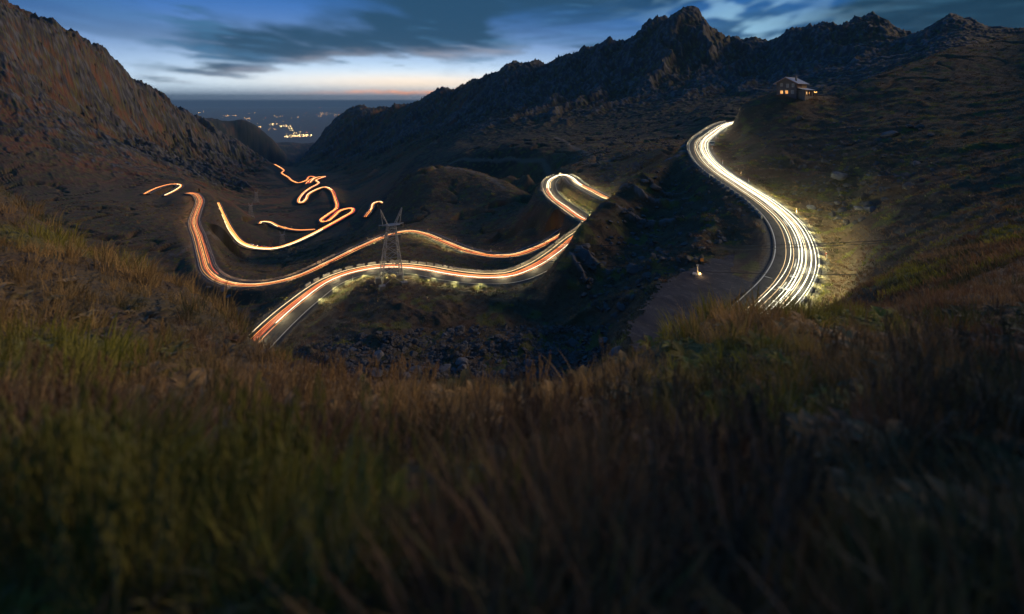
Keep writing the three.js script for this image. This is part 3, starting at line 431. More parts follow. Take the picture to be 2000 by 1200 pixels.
// mountain lodge
{
  const root = new THREE.Group();
  const stone = std(0.20, 0.19, 0.19, 0.9, { bumpMap: turfBump, bumpScale: 0.03 }), render_ = std(0.13, 0.125, 0.145, 0.85), wood = std(0.34, 0.21, 0.10, 0.8), darkwood = std(0.10, 0.04, 0.035, 0.8), tin = std(0.72, 0.75, 0.80, 0.45, { metalness: 0.2 }), fascia = std(0.34, 0.20, 0.17, 0.8), frameM = std(0.45, 0.42, 0.4, 0.7);
  const lit = glow(1.0, 0.42, 0.10), dim = std(0.30, 0.33, 0.38, 0.25), bright = glow(1.6, 0.9, 0.32);
  const Wd = 7.4, L = 11, E = 5.2, Rg = 7.3;
  const gable = new THREE.Shape([[-Wd / 2, -4], [Wd / 2, -4], [Wd / 2, E], [0, Rg], [-Wd / 2, E]].map(([a, b]) => new THREE.Vector2(a, b)));
  const wall = part(root, 'wall', new THREE.ExtrudeGeometry(gable, { depth: L, bevelEnabled: false }).rotateY(Math.PI / 2).translate(-L / 2, 0, 0), render_);
  const rise = (Rg - E) / (Wd / 2), ang = Math.atan(rise), len = (Wd / 2 + 0.9) / Math.cos(ang);
  for (const s of [-1, 1]) { const p = part(root, 'roof', box(L + 1.9, 0.16, len), tin); p.rotation.x = s * ang; p.position.set(0, Rg + 0.14 - rise * (Wd / 2 + 0.9) / 2, s * (Wd / 2 + 0.9) / 2); for (let k = 0; k < 13; k++) part(p, 'roof_seam', box(0.05, 0.07, len - 0.05, -L / 2 - 0.8 + k * (L + 1.6) / 12, 0.1, 0), tin); }
  for (const s of [-1, 1]) { const f = part(root, 'barge_board', box(0.1, 0.3, len), fascia); f.rotation.x = s * ang; f.position.set(-L / 2 - 1.0, Rg - 0.05 - rise * (Wd / 2 + 0.9) / 2, s * (Wd / 2 + 0.9) / 2); }
  part(root, 'ridge_cap', box(L + 1.9, 0.12, 0.35, 0, Rg + 0.26, 0), tin);
  // upper storey boarding on the long side, one end pale boards
  const up = part(root, 'upper_boarding', box(5.2, 2.2, 0.12, -2.6, 4.0, Wd / 2 + 0.07), darkwood); 
  for (let k = 0; k < 13; k++) part(root, 'board', box(0.40, 2.2, 0.12, 0.25 + k * 0.42, 4.0, Wd / 2 + 0.07), wood);
  // lean-to along the long side
  const lt = part(root, 'lean_to', box(L - 1.2, 6.4, 2.6, 0.6, -0.8, Wd / 2 + 1.3), stone); for (let k = 0; k < 6; k++) part(lt, 'post', box(0.18, 2.4, 0.18, -4.3 + k * 1.95, 1.1, Wd / 2 + 2.7), darkwood);
  const lr = part(root, 'lean_to_roof', box(L, 0.14, 3.5), tin); lr.rotation.x = 0.26; lr.position.set(0.6, 2.78, Wd / 2 + 1.5);
  const window_ = (x, y, z, w, h, m, facing, label) => { const f = part(root, 'window', facing === 'g' ? box(0.14, h + 0.24, w + 0.24, x, y, z) : box(w + 0.24, h + 0.24, 0.14, x, y, z), frameM, label && { label }); part(f, 'pane', facing === 'g' ? box(0.06, h, w, x - 0.06, y, z) : box(w, h, 0.06, x, y, z + 0.06), m); part(f, 'mullion', facing === 'g' ? box(0.04, h, 0.06, x - 0.10, y, z) : box(0.06, h, 0.04, x, y, z + 0.10), frameM); };
  const gx = -L / 2 - 0.05;
  window_(gx, 1.5, -1.7, 0.85, 1.25, lit, 'g', 'lit window'); window_(gx, 1.5, 0.2, 0.85, 1.25, lit, 'g', 'lit window'); window_(gx, 1.5, 2.3, 0.85, 1.25, dim, 'g');
  window_(gx, 4.5, -1.7, 0.7, 1.1, dim, 'g'); window_(gx, 4.1, 0.5, 0.7, 1.3, dim, 'g'); window_(gx, 4.2, 2.5, 0.7, 1.3, dim, 'g');
  window_(-2.4, 1.1, Wd / 2 + 2.62, 0.9, 0.9, bright, 's', 'brightly lit window'); window_(0.4, 1.1, Wd / 2 + 2.62, 0.6, 0.7, lit, 's', 'lit window');
  part(root, 'chimney', box(0.55, 2.6, 0.55, -2.6, 6.9, 2.6), stone); part(root, 'mast', box(0.06, 1.7, 0.06, -4.4, Rg + 1.1, 0), darkwood);
  const door = part(root, 'door', box(1, 2.0, 0.1, 3.0, 1.0, Wd / 2 + 2.64), darkwood); part(door, 'handle', box(0.1, 0.1, 0.1, 3.35, 1.0, Wd / 2 + 2.72), tin);
  // terrace with a string of bulbs
  const deck = part(root, 'terrace', box(8.5, 0.35, 6.5, L / 2 + 4.3, 0.0, 1.8), wood); part(deck, 'terrace_wall', box(8.5, 2.6, 0.35, L / 2 + 4.3, -1.45, 4.9), stone); part(deck, 'railing', box(8.5, 0.1, 0.1, L / 2 + 4.3, 1.15, 5.0), darkwood);
  for (let k = 0; k < 9; k++) { part(deck, 'baluster', box(0.1, 1.0, 0.1, L / 2 + 0.3 + k, 0.65, 5.0), darkwood); part(deck, 'light_bulb', new THREE.IcosahedronGeometry(0.13, 1).translate(L / 2 + 0.3 + k, 1.62 + 0.1 * Math.sin(k * 1.7), 5.0), glow(4, 2, 0.5)); }
  root.position.set((1546 - 1000) / F * 190, 1.6, -190); root.rotation.y = 40 * Math.PI / 180;
  put(root, 'mountain_lodge', { label: 'two storey mountain lodge with lit windows and pale metal roof on the hilltop', category: 'lodge' });
  root.updateMatrixWorld(true);
  for (const [x, y, z, cd] of [[gx - 0.6, 1.5, -0.8, 0.5], [-2.4, 1.1, Wd / 2 + 3.3, 1.4], [L / 2 + 4, 1.8, 5.6, 2]]) { const l = new THREE.PointLight(rgb(1, 0.6, 0.25), cd, 0, 2); l.position.copy(root.localToWorld(v3(x, y, z))); l.castShadow = true; l.name = 'window_light'; scene.add(l); }
}

// lattice pylons
const steel = std(0.38, 0.38, 0.40, 0.55, { metalness: 0.25 });
function pylon() {
  const root = new THREE.Group(), B = 2.2, T = 0.75, H = 11.6, hw = (y) => lerp(B, T, Math.min(1, y / H)), corner = (sx, sz, y) => v3(sx * hw(y), y, sz * hw(y));
  for (const [sx, sz] of [[-1, -1], [1, -1], [1, 1], [-1, 1]]) { part(root, 'leg', bar(corner(sx, sz, -0.3), corner(sx, sz, H), 0.09), steel); part(root, 'foot_pad', box(1.15, 1.3, 1.15, sx * B, -0.25, sz * B), concrete); }
  const lv = [0, 2.9, 5.4, 7.5, 9.2, 10.6, H];
  for (let k = 0; k + 1 < lv.length; k++) [[-1, -1, 1, -1], [1, -1, 1, 1], [1, 1, -1, 1], [-1, 1, -1, -1]].forEach(([a, b, c, d]) => {
    part(root, 'brace', bar(corner(a, b, lv[k]), corner(c, d, lv[k + 1]), 0.05), steel); part(root, 'brace', bar(corner(c, d, lv[k]), corner(a, b, lv[k + 1]), 0.05), steel);
    if (k) part(root, 'strut', bar(corner(a, b, lv[k]), corner(c, d, lv[k]), 0.05), steel);
  });
  const arm = part(root, 'cross_arm', mergeGeometries([bar(v3(-2.5, H + 0.15, 0), v3(0, H - 0.1, -T), 0.07), bar(v3(-2.5, H + 0.15, 0), v3(0, H - 0.1, T), 0.07), bar(v3(2.5, H + 0.15, 0), v3(0, H - 0.1, -T), 0.07), bar(v3(2.5, H + 0.15, 0), v3(0, H - 0.1, T), 0.07), bar(v3(-2.5, H + 0.15, 0), v3(2.5, H + 0.15, 0), 0.07), bar(v3(-1.7, H, -0.45), v3(-1.7, H, 0.45), 0.05), bar(v3(1.7, H, -0.45), v3(1.7, H, 0.45), 0.05)]), steel);
  const plate = part(root, 'platform', box(2.6, 0.06, 1.7, 0.3, H + 0.02, 0), steel);
  for (const s of [-1, 1]) { const top = v3(s * 2.15, H + 3.3, 0); const h = part(root, 'horn', mergeGeometries([bar(v3(s * 0.7, H, -0.6), v3(top.x, top.y, -0.3), 0.07), bar(v3(s * 0.7, H, 0.6), v3(top.x, top.y, 0.3), 0.07), bar(v3(s * 1.7, H, 0), v3(top.x, top.y, 0), 0.06), bar(v3(s * 1.3, H + 1.1, -0.5), v3(s * 1.3, H + 1.1, 0.5), 0.045), bar(v3(s * 2, H + 2.3, -0.4), v3(s * 2, H + 2.3, 0.4), 0.045), bar(v3(s * 1.1, H + 0.7, -0.5), v3(s * 2, H + 2.3, 0.4), 0.04)]), steel); }
  part(root, 'lower_arm', mergeGeometries([bar(v3(-2.0, 9.4, 0), v3(2.0, 9.4, 0), 0.06), bar(v3(2.0, 9.4, 0), v3(0.9, 9.9, 0), 0.05), bar(v3(-2.0, 9.4, 0), v3(-0.9, 9.9, 0), 0.05)]), steel);
  for (const [x, y] of [[-2.4, H + 0.1], [2.4, H + 0.1], [1.95, 9.35]]) part(root, 'insulator', new THREE.CylinderGeometry(0.09, 0.09, 0.9, 6).translate(x, y - 0.5, 0), std(0.2, 0.16, 0.13, 0.3));
  return root;
}
const mainPylon = pylon();
{ const Z = 110, X = (764 - 1000) / F * Z, y = Math.max(ground(X, Z), ground(X - 2, Z - 2)); mainPylon.scale.setScalar(1.17); mainPylon.position.set(X, y, -Z); mainPylon.rotation.y = 0.45; put(mainPylon, 'lattice_pylon', { label: 'steel lattice pylon with forked top beside the front road bend', category: 'pylon', group: 'power pylons' }); }
for (const [px, py, s, label] of [[551, 489, 1.05, 'smaller dark pylon standing in the valley below the red-lit curve'], [489, 424, 1.1, 'distant dark pylon on the slope beyond the valley road'], [500, 396, 1.2, 'farthest tiny pylon by the stream in the valley']]) {
  const p = mainPylon.clone(), q = strike(px, py, 250); p.name = ''; p.position.copy(q); p.scale.setScalar(s); p.rotation.y = 0.9;  p.userData = {}; put(p, 'lattice_pylon', { label, category: 'pylon', group: 'power pylons' });
}
{ // conductors running off to the right
  const wireM = std(0.05, 0.05, 0.055, 0.6); mainPylon.updateMatrixWorld(true);
  [[2.4, 10.8, 76, -12.5, 50, 'power line swinging from the pylon across the upper road, upper of three'], [-2.4, 10.8, 70, -14.5, 54, 'power line from the far arm of the pylon, middle of three'], [1.95, 8.5, 78, -17.5, 49, 'power line from the pylon low over the lay-by, lowest of three']].forEach(([lx, ly, X, Y, Z, label]) => {
    const a = mainPylon.localToWorld(v3(lx, ly, 0)), b = v3(X, Y, -Z), pts = []; for (let k = 0; k <= 40; k++) { const t = k / 40, p = a.clone().lerp(b, t); p.y -= 16 * t * (1 - t); pts.push(p); }
    put(new THREE.Mesh(new THREE.TubeGeometry(new THREE.CatmullRomCurve3(pts), 60, 0.042, 4), wireM), 'power_line', { label, category: 'cable', group: 'power lines' });
  });
}

// rocks
const rockM = new THREE.MeshStandardMaterial({ color: rgb(0.125, 0.122, 0.12), roughness: 0.92, map: turfMap, bumpMap: turfBump, bumpScale: 0.06, flatShading: true });
const rockMs = [[0.15, 0.155, 0.17], [0.11, 0.112, 0.12], [0.19, 0.19, 0.20], [0.13, 0.12, 0.11]].map((c) => { const m = rockM.clone(); m.color.setRGB(...c); return m; });
const rockG = [...Array(7)].map((_, k) => {
  const g = new THREE.IcosahedronGeometry(1, 2), p = g.attributes.position, cuts = [], R = rng(90 + k); for (let i = 0; i < 7; i++) cuts.push([v3(R() - 0.5, R() - 0.5, R() - 0.5).normalize(), 0.55 + 0.3 * R()]);
  for (let i = 0; i < p.count; i++) { const v = v3(p.getX(i), p.getY(i), p.getZ(i)); v.multiplyScalar(1 + 0.22 * n3(v.x * 1.3 + k * 5, v.y * 1.3, v.z * 1.3) + 0.07 * n3(v.x * 4, v.y * 4 + k, v.z * 4)); for (const [n, d] of cuts) { const e = v.dot(n) - d; if (e > 0) v.addScaledVector(n, -e * 0.85); } p.setXYZ(i, v.x, v.y * 0.72, v.z); }
  g.computeVertexNormals(); return g;
});
const inPoly = (x, y, P) => { let c = false; for (let i = 0, j = P.length - 1; i < P.length; j = i++) if ((P[i][1] > y) !== (P[j][1] > y) && x < (P[j][0] - P[i][0]) * (y - P[i][1]) / (P[j][1] - P[i][1]) + P[i][0]) c = !c; return c; };
function boulder(px, py, size, label, group, R, flat = 1) {
  const p = strike(px, py, 18); if (lastRoad[0] < lastRoad[2] + 1.2 || inLayby(p.x, -p.z)) return;
  const m = new THREE.Mesh(rockG[Math.floor(R() * 7)], rockMs[Math.floor(R() * 4)]); m.position.copy(p).add(v3(0, size * 0.02, 0)); m.scale.set(size * (0.8 + 0.6 * R()), size * (0.7 + 0.5 * R()) * flat, size * (0.8 + 0.6 * R())); m.rotation.set((R() - 0.5) * 0.7, R() * 6.3, (R() - 0.5) * 0.7);
  put(m, 'boulder', { label, category: 'boulder', group });
}
function field(P, n, s0, s1, label, group, seed) { const R = rng(seed), xs = P.map((p) => p[0]), ys = P.map((p) => p[1]); const x0 = Math.min(...xs), x1 = Math.max(...xs), y0 = Math.min(...ys), y1 = Math.max(...ys); for (let k = 0, t = 0; k < n && t < n * 20; t++) { const x = lerp(x0, x1, R()), y = lerp(y0, y1, R()); if (!inPoly(x, y, P)) continue; k++; boulder(x, y, s0 + (s1 - s0) * R() ** 4, label, group, R); } }
field([[640, 668], [760, 650], [960, 640], [1120, 650], [1190, 660], [1120, 735], [900, 745], [700, 735]], 80, 0.18, 1.25, 'grey boulder in the scree at the bottom of the hollow', 'scree boulders', 3);
field([[1120, 520], [1200, 400], [1290, 325], [1330, 360], [1260, 440], [1200, 520], [1150, 600]], 34, 0.3, 1.4, 'grey boulder on the rocky nose left of the upper road', 'boulders on the rocky nose', 4);
field([[1600, 250], [1780, 240], [1800, 330], [1700, 420], [1600, 440], [1560, 380]], 44, 0.25, 1.1, 'grey boulder on the brown slope below the lodge', 'boulders on the lodge slope', 5);
field([[1240, 430], [1480, 460], [1500, 490], [1280, 560], [1200, 640]], 50, 0.25, 1.0, 'small grey boulder on the slope above the lay-by', 'boulders above the lay-by', 6);
{ const R = rng(8); for (const [a, b, s, l] of [[441, 566, 2.0, 'pale boulder just outside the left bend of the red-lit road'], [447, 580, 1.4, 'pale boulder below the left bend beside a larger one'], [408, 562, 1.5, 'pale flat rock left of the red-lit bend'], [1240, 530, 2.2, 'large bluish rock alone on the slope left of the lay-by'], [1206, 690, 0.9, 'light rock in the grass at the corner of the lay-by'], [1740, 265, 2.0, 'big pale rock face high on the right slope'], [1560, 232, 1.6, 'mossy rock under the lodge'], [1640, 345, 1.6, 'long slanting rock rib on the right slope']]) boulder(a, b, s, l, undefined, R, 0.8); }
{ // loose stones nobody could count
  const R = rng(33), mats = [], D = new THREE.Object3D();
  const zone = (P, n, s0, s1) => { const xs = P.map((p) => p[0]), ys = P.map((p) => p[1]); for (let k = 0; k < n; k++) { const x = lerp(Math.min(...xs), Math.max(...xs), R()), y = lerp(Math.min(...ys), Math.max(...ys), R()); if (!inPoly(x, y, P) || fbm(x / 60, y / 25, 2, n2b) < -0.25 + 0.3 * R()) continue; const p = strike(x, y, 18); if (lastRoad[0] < lastRoad[2] + 1) continue; const s = s0 + (s1 - s0) * R() ** 2; D.position.copy(p); D.scale.set(s * (0.7 + R()), s * (0.5 + 0.6 * R()), s * (0.7 + R())); D.rotation.set(R(), R() * 6, R()); D.updateMatrix(); mats.push(D.matrix.clone()); } };
  zone([[560, 690], [640, 660], [900, 640], [1190, 640], [1180, 700], [1120, 740], [620, 740]], 7500, 0.07, 0.42); zone([[1120, 560], [1290, 325], [1380, 300], [1480, 440], [1300, 540], [1180, 640]], 2600, 0.1, 0.6); zone([[1440, 260], [1800, 220], [1850, 330], [1660, 450], [1560, 390]], 1200, 0.12, 0.7); zone([[1120, 310], [1200, 260], [1340, 270], [1200, 370]], 1500, 0.4, 1.2); zone([[560, 440], [760, 420], [900, 440], [700, 480], [450, 520], [420, 450]], 500, 0.3, 0.8);
  const im = new THREE.InstancedMesh(rockG[2], rockM, mats.length); mats.forEach((m, i) => im.setMatrixAt(i, m)); put(im, 'loose_stones', { kind: 'stuff', label: 'loose grey stones strewn over the hollow and the slopes', category: 'stones' });
}

// roadside memorial with a lamp, at the edge of the lay-by
{
  const p = strike(1362, 541, 30), root = new THREE.Group(), white = std(0.42, 0.41, 0.39, 0.8); root.position.set(p.x, -28.62, p.z); root.rotation.y = -0.5; root.scale.setScalar(0.8);
  part(root, 'base_slab', box(1.7, 0.22, 1.2, 0, 0.11, 0), white); const post = part(root, 'post', box(0.22, 1.7, 0.22, 0.1, 1.05, 0.1), white); part(post, 'cap', box(0.42, 0.16, 0.36, 0.1, 1.98, 0.1), white);
  part(root, 'lantern', new THREE.CylinderGeometry(0.17, 0.2, 0.34, 8).translate(0.52, 0.4, 0.32), glow(9, 4.5, 1.1)); part(root, 'plinth', box(0.5, 0.14, 0.4, 0.52, 0.29 - 0.06, 0.32), white);
  put(root, 'roadside_memorial', { label: 'small white memorial post with a glowing lantern at the lay-by edge', category: 'memorial' }); root.updateMatrixWorld(true);
  const l = new THREE.PointLight(rgb(1, 0.55, 0.18), 2.2, 0, 2); l.position.copy(root.localToWorld(v3(0.9, 0.6, 0.75))); l.name = 'lantern_light'; l.castShadow = true; scene.add(l);
  const s = new THREE.Group(), q = strike(1371, 522, 30); s.position.copy(q); part(s, 'board', box(0.55, 0.55, 0.05, 0, 1.15, 0.05), std(0.62, 0.22, 0.03, 0.6)); part(s, 'post', box(0.08, 1.5, 0.08, 0, 0.6, 0), std(0.2, 0.2, 0.2, 0.6)); put(s, 'marker_board', { label: 'small square orange marker board on a post behind the memorial', category: 'sign' });
  const st = new THREE.Mesh(rockG[4], rockM); st.position.copy(strike(1370, 515, 30)).add(v3(0, 0.5, 0)); st.scale.set(0.6, 1.5, 0.5); put(st, 'standing_stone', { label: 'upright blue grey stone on the bank behind the orange marker', category: 'stone' });
}

// vehicles
const tyreM = std(0.02, 0.02, 0.02, 0.8), glassM = std(0.03, 0.04, 0.05, 0.15);
function car(paintM) {
  const root = new THREE.Group();
  const prof = new THREE.Shape(); [[-2.1, 0.35], [-2.12, 0.85], [-1.85, 0.98], [-1.25, 1.05], [-0.7, 1.46], [0.75, 1.48], [1.45, 1.02], [2.02, 0.86], [2.1, 0.4], [1.9, 0.3], [-1.9, 0.3]].forEach(([a, b], i) => prof[i ? 'lineTo' : 'moveTo'](a, b));
  part(root, 'body', new THREE.ExtrudeGeometry(prof, { depth: 1.56, bevelEnabled: true, bevelSize: 0.06, bevelThickness: 0.08, bevelSegments: 2 }).translate(0, 0, -0.78), paintM);
  for (const s of [-1, 1]) { const w = new THREE.Shape(); [[-1.05, 1.06], [-0.62, 1.38], [0.68, 1.4], [1.15, 1.06]].forEach(([a, b], i) => w[i ? 'lineTo' : 'moveTo'](a, b)); part(root, 'side_window', new THREE.ExtrudeGeometry(w, { depth: 0.02, bevelEnabled: false }).translate(0, 0, s > 0 ? 0.865 : -0.885), glassM);
    for (const x of [-1.3, 1.3]) { const t = part(root, 'wheel', new THREE.CylinderGeometry(0.33, 0.33, 0.22, 16).rotateX(Math.PI / 2).translate(x, 0.33, s * 0.78), tyreM); part(t, 'rim', new THREE.CylinderGeometry(0.2, 0.2, 0.03, 12).rotateX(Math.PI / 2).translate(x, 0.33, s * 0.9), steel); }
    part(root, 'tail_light', box(0.06, 0.16, 0.34, -2.19, 0.78, s * 0.62), tailM); part(root, 'headlight', box(0.06, 0.16, 0.36, 2.16, 0.72, s * 0.6), headM); }
  part(root, 'windscreen', box(0.03, 0.52, 1.3).rotateZ(0.98).translate(1.16, 1.28, 0), glassM); part(root, 'rear_window', box(0.03, 0.46, 1.3).rotateZ(-0.9).translate(-1.04, 1.29, 0), glassM);
  return root;
}
const tailM = glow(5, 0.25, 0.1), headM = glow(8, 6.5, 4);
const tailOff = std(0.25, 0.02, 0.02, 0.3), headOff = std(0.5, 0.5, 0.5, 0.2);
{
  const r = ROADS.upper; let b = 0; r.c.forEach((c, i) => { if (Math.abs(-c.z - 171) < Math.abs(-r.c[b].z - 171)) b = i; });
  const c = car(std(0.05, 0.06, 0.08, 0.35, { metalness: 0.4 })); c.traverse((m) => { if (m.name === 'tail_light') m.material = tailOff; if (m.name === 'headlight') m.material = headOff; });
  const p = r.c[b], s = r.side[b]; c.position.set(p.x - s.x * 4.6, p.y, p.z - s.z * 4.6); c.rotation.y = Math.atan2(s.x, s.z) + Math.PI; c.position.y = Math.max(ground(c.position.x, -c.position.z), p.y - 0.1); put(c, 'parked_car', { label: 'dark car parked on the verge of the upper road below the lodge', category: 'car' });
}
{
  const v = ROADS.valley, cols = [std(0.3, 0.3, 0.32, 0.4), std(0.2, 0.03, 0.03, 0.4), std(0.05, 0.06, 0.08, 0.4)], R = rng(2);
  const names = ['first car of the short queue with red tail lights at the valley bend', 'second car of the queue with red tail lights at the valley bend', 'third car of the queue, mid bend, on the valley road', 'fourth car of the queue on the valley road', 'last car of the queue, nearest the small pylon'];
  [486, 494, 503, 514, 526].forEach((px, k) => { let b = 0; v.c.forEach((c, i) => { if (i < v.c.length / 4 && Math.abs(1000 + F * c.x / -c.z - px) < Math.abs(1000 + F * v.c[b].x / -v.c[b].z - px)) b = i; });
    const c = car(cols[k % 3]), p = v.c[b], s = v.side[b]; c.position.set(p.x - s.x * 2.6, p.y + 0.02, p.z - s.z * 2.6); c.rotation.y = Math.atan2(s.x, s.z) + (k > 1 ? Math.PI : 0); put(c, 'car', { label: names[k], category: 'car', group: 'cars queuing in the valley' }); });
}

// the lights of villages on the plain
{
  const R = rng(41), D = new THREE.Object3D(), put2 = (list, mat, name, label) => { const im = new THREE.InstancedMesh(box(1, 0.7, 1), mat, list.length); list.forEach((m, i) => im.setMatrixAt(i, m)); put(im, name, { kind: 'stuff', label, category: 'town lights' }); };
  const cluster = (list, x0, x1, y0, y1, n, s) => { for (let k = 0; k < n; k++) { const px = lerp(x0, x1, R()), py = lerp(y0, y1, R()); const p = world(px, py, -692); D.position.copy(p); const q = 0.36 * s * (0.5 + R()) * Math.max(1, -p.z / 9000) ** 0.6; D.scale.setScalar(q); D.rotation.y = R() * 3; D.updateMatrix(); list.push(D.matrix.clone()); } };
  const a = [], b = [], c = [];
  cluster(a, 555, 577, 262, 269, 26, 17); cluster(a, 577, 609, 262, 267, 44, 17); cluster(a, 546, 568, 244, 248, 26, 17); cluster(a, 561, 572, 250, 257, 10, 15); cluster(a, 568, 590, 256, 262, 9, 13); cluster(a, 525, 543, 241, 245, 13, 16); cluster(b, 505, 509, 246, 250, 3, 22); cluster(b, 436, 461, 225, 227, 18, 15); cluster(b, 626, 645, 220, 224, 16, 15); cluster(b, 620, 640, 226, 228, 10, 12); cluster(b, 652, 670, 223, 226, 8, 14); cluster(b, 477, 488, 229, 233, 6, 15); cluster(b, 468, 480, 237, 241, 5, 15); cluster(b, 485, 489, 248, 254, 3, 22); cluster(b, 385, 400, 218, 221, 4, 18); cluster(b, 530, 570, 226, 230, 5, 14); cluster(b, 521, 540, 250, 254, 7, 12); cluster(b, 580, 587, 228, 230, 3, 16); cluster(c, 615, 648, 209, 214, 5, 20); cluster(c, 636, 656, 243, 250, 6, 16); cluster(c, 598, 602, 258, 262, 2, 16); cluster(c, 570, 625, 264, 268, 3, 14); cluster(c, 400, 690, 218, 256, 26, 8); cluster(b, 400, 690, 219, 250, 34, 8);
  put2(a, glow(9, 6, 2.4), 'town_lights', 'bright yellow lights of the nearest village on the plain'); put2(b, glow(9, 5, 1.6), 'town_lights', 'scattered amber lights of far villages on the plain'); put2(c, glow(7, 1.6, 0.8), 'town_lights', 'scattered red lights on the plain');
}

// ---------------------------------------------------------------- grass
function tuft(seed, blades, spread, height, width, lean) {
  const R = rng(seed), p = [], ix = [];
  for (let b = 0; b < blades; b++) {
    const a = R() * 6.283, r = spread * Math.sqrt(R()), x = Math.cos(a) * r, z = Math.sin(a) * r, h = height * (0.5 + 0.6 * R()), w = width * (0.7 + 0.6 * R()), da = a + (R() - 0.5) * 1.6, out = h * (0.1 + lean * R()), f = R() * 6.283, cx = Math.cos(f), cz = Math.sin(f);
    for (let k = 0; k < 3; k++) { const t = k / 3, o = out * t * t, ww = w * (1 - 0.55 * t) / 2, yy = h * t * (1 - 0.12 * lean * t); p.push(x + Math.cos(da) * o - cx * ww, yy, z + Math.sin(da) * o - cz * ww, x + Math.cos(da) * o + cx * ww, yy, z + Math.sin(da) * o + cz * ww); }
    p.push(x + Math.cos(da) * out, h * (1 - 0.12 * lean), z + Math.sin(da) * out); const o = b * 7; for (const k of [0, 2]) ix.push(o + k, o + k + 1, o + k + 2, o + k + 1, o + k + 3, o + k + 2); ix.push(o + 4, o + 5, o + 6);
  }
  const g = new THREE.BufferGeometry(); g.setAttribute('position', new THREE.Float32BufferAttribute(p, 3)); g.setIndex(ix); g.computeVertexNormals(); return g;
}
const bladeM = new THREE.MeshPhysicalMaterial({ color: 0xffffff, roughness: 1, side: THREE.DoubleSide, transmission: 0.35, thickness: 0 });
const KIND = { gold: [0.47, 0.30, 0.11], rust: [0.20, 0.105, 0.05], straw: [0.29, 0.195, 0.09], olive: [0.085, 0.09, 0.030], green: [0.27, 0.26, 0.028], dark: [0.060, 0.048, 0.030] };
const litGoldSpots = [[180, 500, 2.6], [60, 520, 2], [330, 560, 2.2], [420, 590, 1.5], [1380, 640, 0.9], [1440, 660, 1.6], [1560, 640, 1.2], [1360, 680, 1.0], [1500, 700, 1.2], [1100, 770, 1.0], [820, 790, 1.2], [1500, 630, 1.4], [1460, 690, 1.0], [950, 790, 1.2], [700, 800, 1.0], [1180, 740, 1.0], [200, 760, 1.2], [30, 640, 1.2], [520, 760, 0.8]].map(([a, b, r]) => [strike(a, b, 0.9), r]);  // dry-grass gold that also paints in the light catching these tufts
const greenSpots = [[300, 1040, 0.5], [510, 1030, 0.45], [1420, 720, 0.8], [1480, 820, 0.6], [380, 560, 2.0], [120, 700, 1.2]].map(([a, b, r]) => [strike(a, b, 0.9), r]);
function meadow(name, label, geos, n, z0, z1, scale, seed, test, lift = 0) {
  const R = rng(seed), D = new THREE.Object3D(), lists = geos.map(() => [[], []]); 
  for (let k = 0; k < n; k++) {
    const Z = z0 * Math.pow(z1 / z0, R()), X = (-1.3 + 2.6 * R()) * Z, q = R(), q2 = R(), q3 = R(), q4 = R(), g = Math.floor(R() * geos.length); const y = ground(X, Z); if (!test(X, Z, y, q4)) continue;
    const a = fbm(X / 2.6, Z / 2.6, 3, n2b) * (Z > 40 ? 0.4 : 1) + (Z > 40 ? fbm(X / 17, Z / 17, 2) : 0), b = fbm(X / 7 + 5, Z / 7, 2, n2c), dry = n2(X / 0.9, Z / 0.9);
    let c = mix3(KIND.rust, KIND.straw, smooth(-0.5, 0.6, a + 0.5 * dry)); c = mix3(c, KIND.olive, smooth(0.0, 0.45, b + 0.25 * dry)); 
    for (const [p, r] of litGoldSpots) { const d = Math.hypot(X - p.x, -Z - p.z) / r; if (d < 1.6) c = mix3(c, KIND.gold, smooth(1.6, 0.4, d + 0.5 * dry) * 0.85); }
    for (const [p, r] of greenSpots) { const d = Math.hypot(X - p.x, -Z - p.z) / r; if (d < 1.6) c = mix3(c, KIND.green, smooth(1.6, 0.4, d + 0.5 * dry)); }
    c = mix3(c, KIND.green, smooth(0.28, 0.36, fbm(X / 9 + 31, Z / 9, 3, n2c) + 0.1 * dry) * 0.85);
    const s = scale(Z, q, X, y); D.position.set(X, y - 0.02 + lift, -Z); D.rotation.set((q2 - 0.5) * 0.3, q * 6.283, -0.12 + (q3 - 0.5) * 0.3); D.scale.set(s * (0.8 + 0.5 * q2), s * (0.75 + 0.6 * q3), s * (0.8 + 0.5 * q2)); D.updateMatrix();
    const v = 0.55 + 0.8 * q4; lists[g][0].push(D.matrix.clone()); lists[g][1].push(rgb(c[0] * v, c[1] * v, c[2] * v));
  }
  geos.forEach((g, i) => { const im = new THREE.InstancedMesh(g, bladeM, lists[i][0].length); lists[i][0].forEach((m, k) => { im.setMatrixAt(k, m); im.setColorAt(k, lists[i][1][k]); }); put(im, name, { kind: 'stuff', label, category: 'grass' }); });
}
const soft = [1, 2, 3].map((s) => tuft(s, 28, 0.22, 0.40, 0.014, 0.8)), tall = [4, 5].map((s) => tuft(s, 8, 0.12, 0.62, 0.007, 0.4)), tuss = [6, 7, 8].map((s) => tuft(s, 16, 0.5, 0.5, 0.075, 0.9));
meadow('meadow_grass', 'wind-bent rust and olive grass covering the knoll in front', soft, 17000, 0.95, 46, (Z, q, X) => (0.45 + 0.6 * q) * (0.7 + 0.6 * fbm(X / 1.3, Z / 1.3, 2, n2c)) * (0.95 + 0.006 * Z) * (Z > 6 && Z < 30 && Math.abs(X) < 0.42 * Z ? 0.72 : 1), 101, (X, Z, y, q) => (Z < 24 || X > 6) && fbm(X / 1.1 + 3, Z / 1.1, 2, n2) > -0.30 + 0.25 * q);
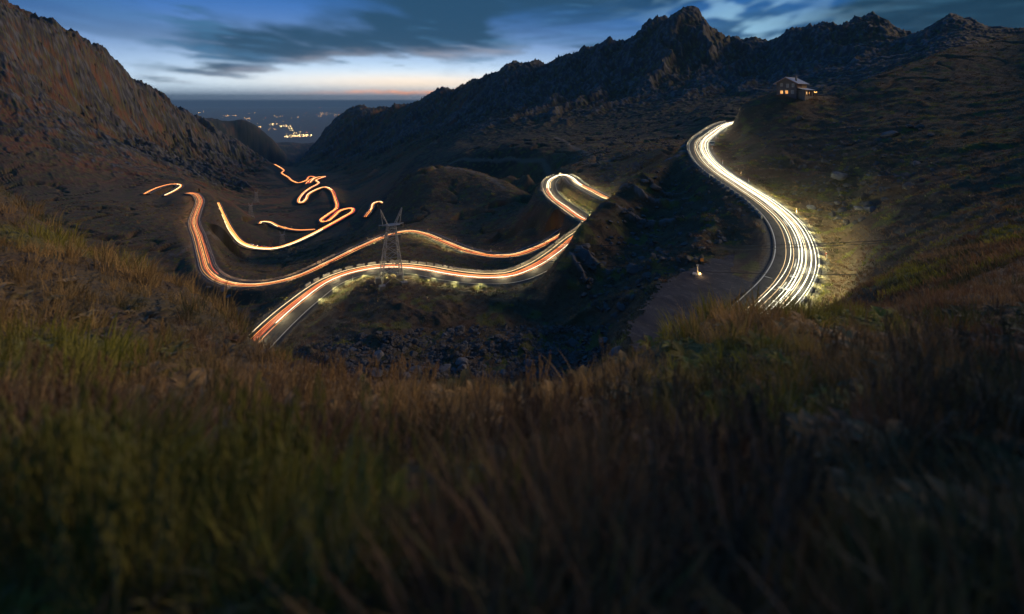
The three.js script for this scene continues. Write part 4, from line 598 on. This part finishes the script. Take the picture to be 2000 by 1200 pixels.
meadow('tall_grass', 'tall golden tussocks standing along the rim of the knoll', soft.slice(0, 2), 2600, 7.2, 15, (Z, q) => 0.95 + 0.5 * q, 106, (X, Z, y, q) => { const px = 1000 + F * X / Z; return ((px > 1310 && px < 1590 && Z < 11.5) || (px > 20 && px < 470 && Z > 10)) && fbm(X / 0.8 + 2, Z / 0.8, 2, n2b) > 0.1 + 0.2 * q; });
meadow('tall_grass', 'tall dry stalks standing above the grass of the knoll', tall, 4000, 2.2, 20, (Z, q) => 0.35 + 0.4 * q, 102, (X, Z, y, q) => fbm(X / 1.7, Z / 1.7, 2, n2c) > 0.15 + 0.3 * q);
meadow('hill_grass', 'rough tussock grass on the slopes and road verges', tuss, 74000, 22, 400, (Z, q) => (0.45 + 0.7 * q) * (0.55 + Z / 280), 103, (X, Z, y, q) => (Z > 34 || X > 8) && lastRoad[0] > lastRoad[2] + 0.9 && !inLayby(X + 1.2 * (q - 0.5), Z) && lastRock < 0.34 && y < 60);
// seed heads and broad leaves among the grass
{
  const R = rng(61), stem = [], leaf = [];
  for (let k = 0; k < 5; k++) { const a = R() * 6.28, h = 0.45 + 0.25 * R(), tip = v3(Math.cos(a) * 0.12, h, Math.sin(a) * 0.12), b = v3(R() * 0.08, 0, R() * 0.08); stem.push(bar(b, tip, 0.0035, 3)); for (let m = 0; m < 4; m++) stem.push(new THREE.OctahedronGeometry(0.014).scale(0.7, 2.2, 0.7).translate(tip.x + (R() - 0.5) * 0.03, tip.y - m * 0.035, tip.z + (R() - 0.5) * 0.03)); }
  for (let k = 0; k < 9; k++) { const a = k * 0.7 + R(), l = 0.10 + 0.1 * R(), g = new THREE.PlaneGeometry(0.07, l, 2, 3), p = g.attributes.position; for (let i = 0; i < p.count; i++) { const t = (p.getY(i) / l + 0.5), w = Math.sin(Math.PI * clamp(t * 0.92 + 0.06)); const x = p.getX(i) * w; p.setXYZ(i, x, 0.12 * t - 0.10 * t * t + Math.abs(x) * 0.4, t * l); } g.computeVertexNormals(); leaf.push(g.rotateY(a)); }
  const clean = (list) => mergeGeometries(list.map((g) => { const h = g.index ? g.toNonIndexed() : g; for (const n of Object.keys(h.attributes)) if (n !== 'position' && n !== 'normal') h.deleteAttribute(n); return h; }));
  meadow('seed_stalks', 'dry seed heads on thin stalks in the near grass', [clean(stem)], 1500, 1.4, 7, (Z, q) => 0.45 + 0.4 * q, 104, (X, Z, y, q) => fbm(X / 1.3 + 8, Z / 1.3, 2, n2b) > 0.05 + 0.2 * q);
  meadow('leafy_weeds', 'low broad-leaved weeds between the grass tufts', [clean(leaf)], 2400, 1.0, 9, (Z, q) => 0.8 + 0.8 * q, 105, (X, Z, y, q) => fbm(X / 1.1 + 3, Z / 1.1, 2, n2) < -0.05 + 0.1 * q, 0.03);
}


renderer.render(scene, camera);
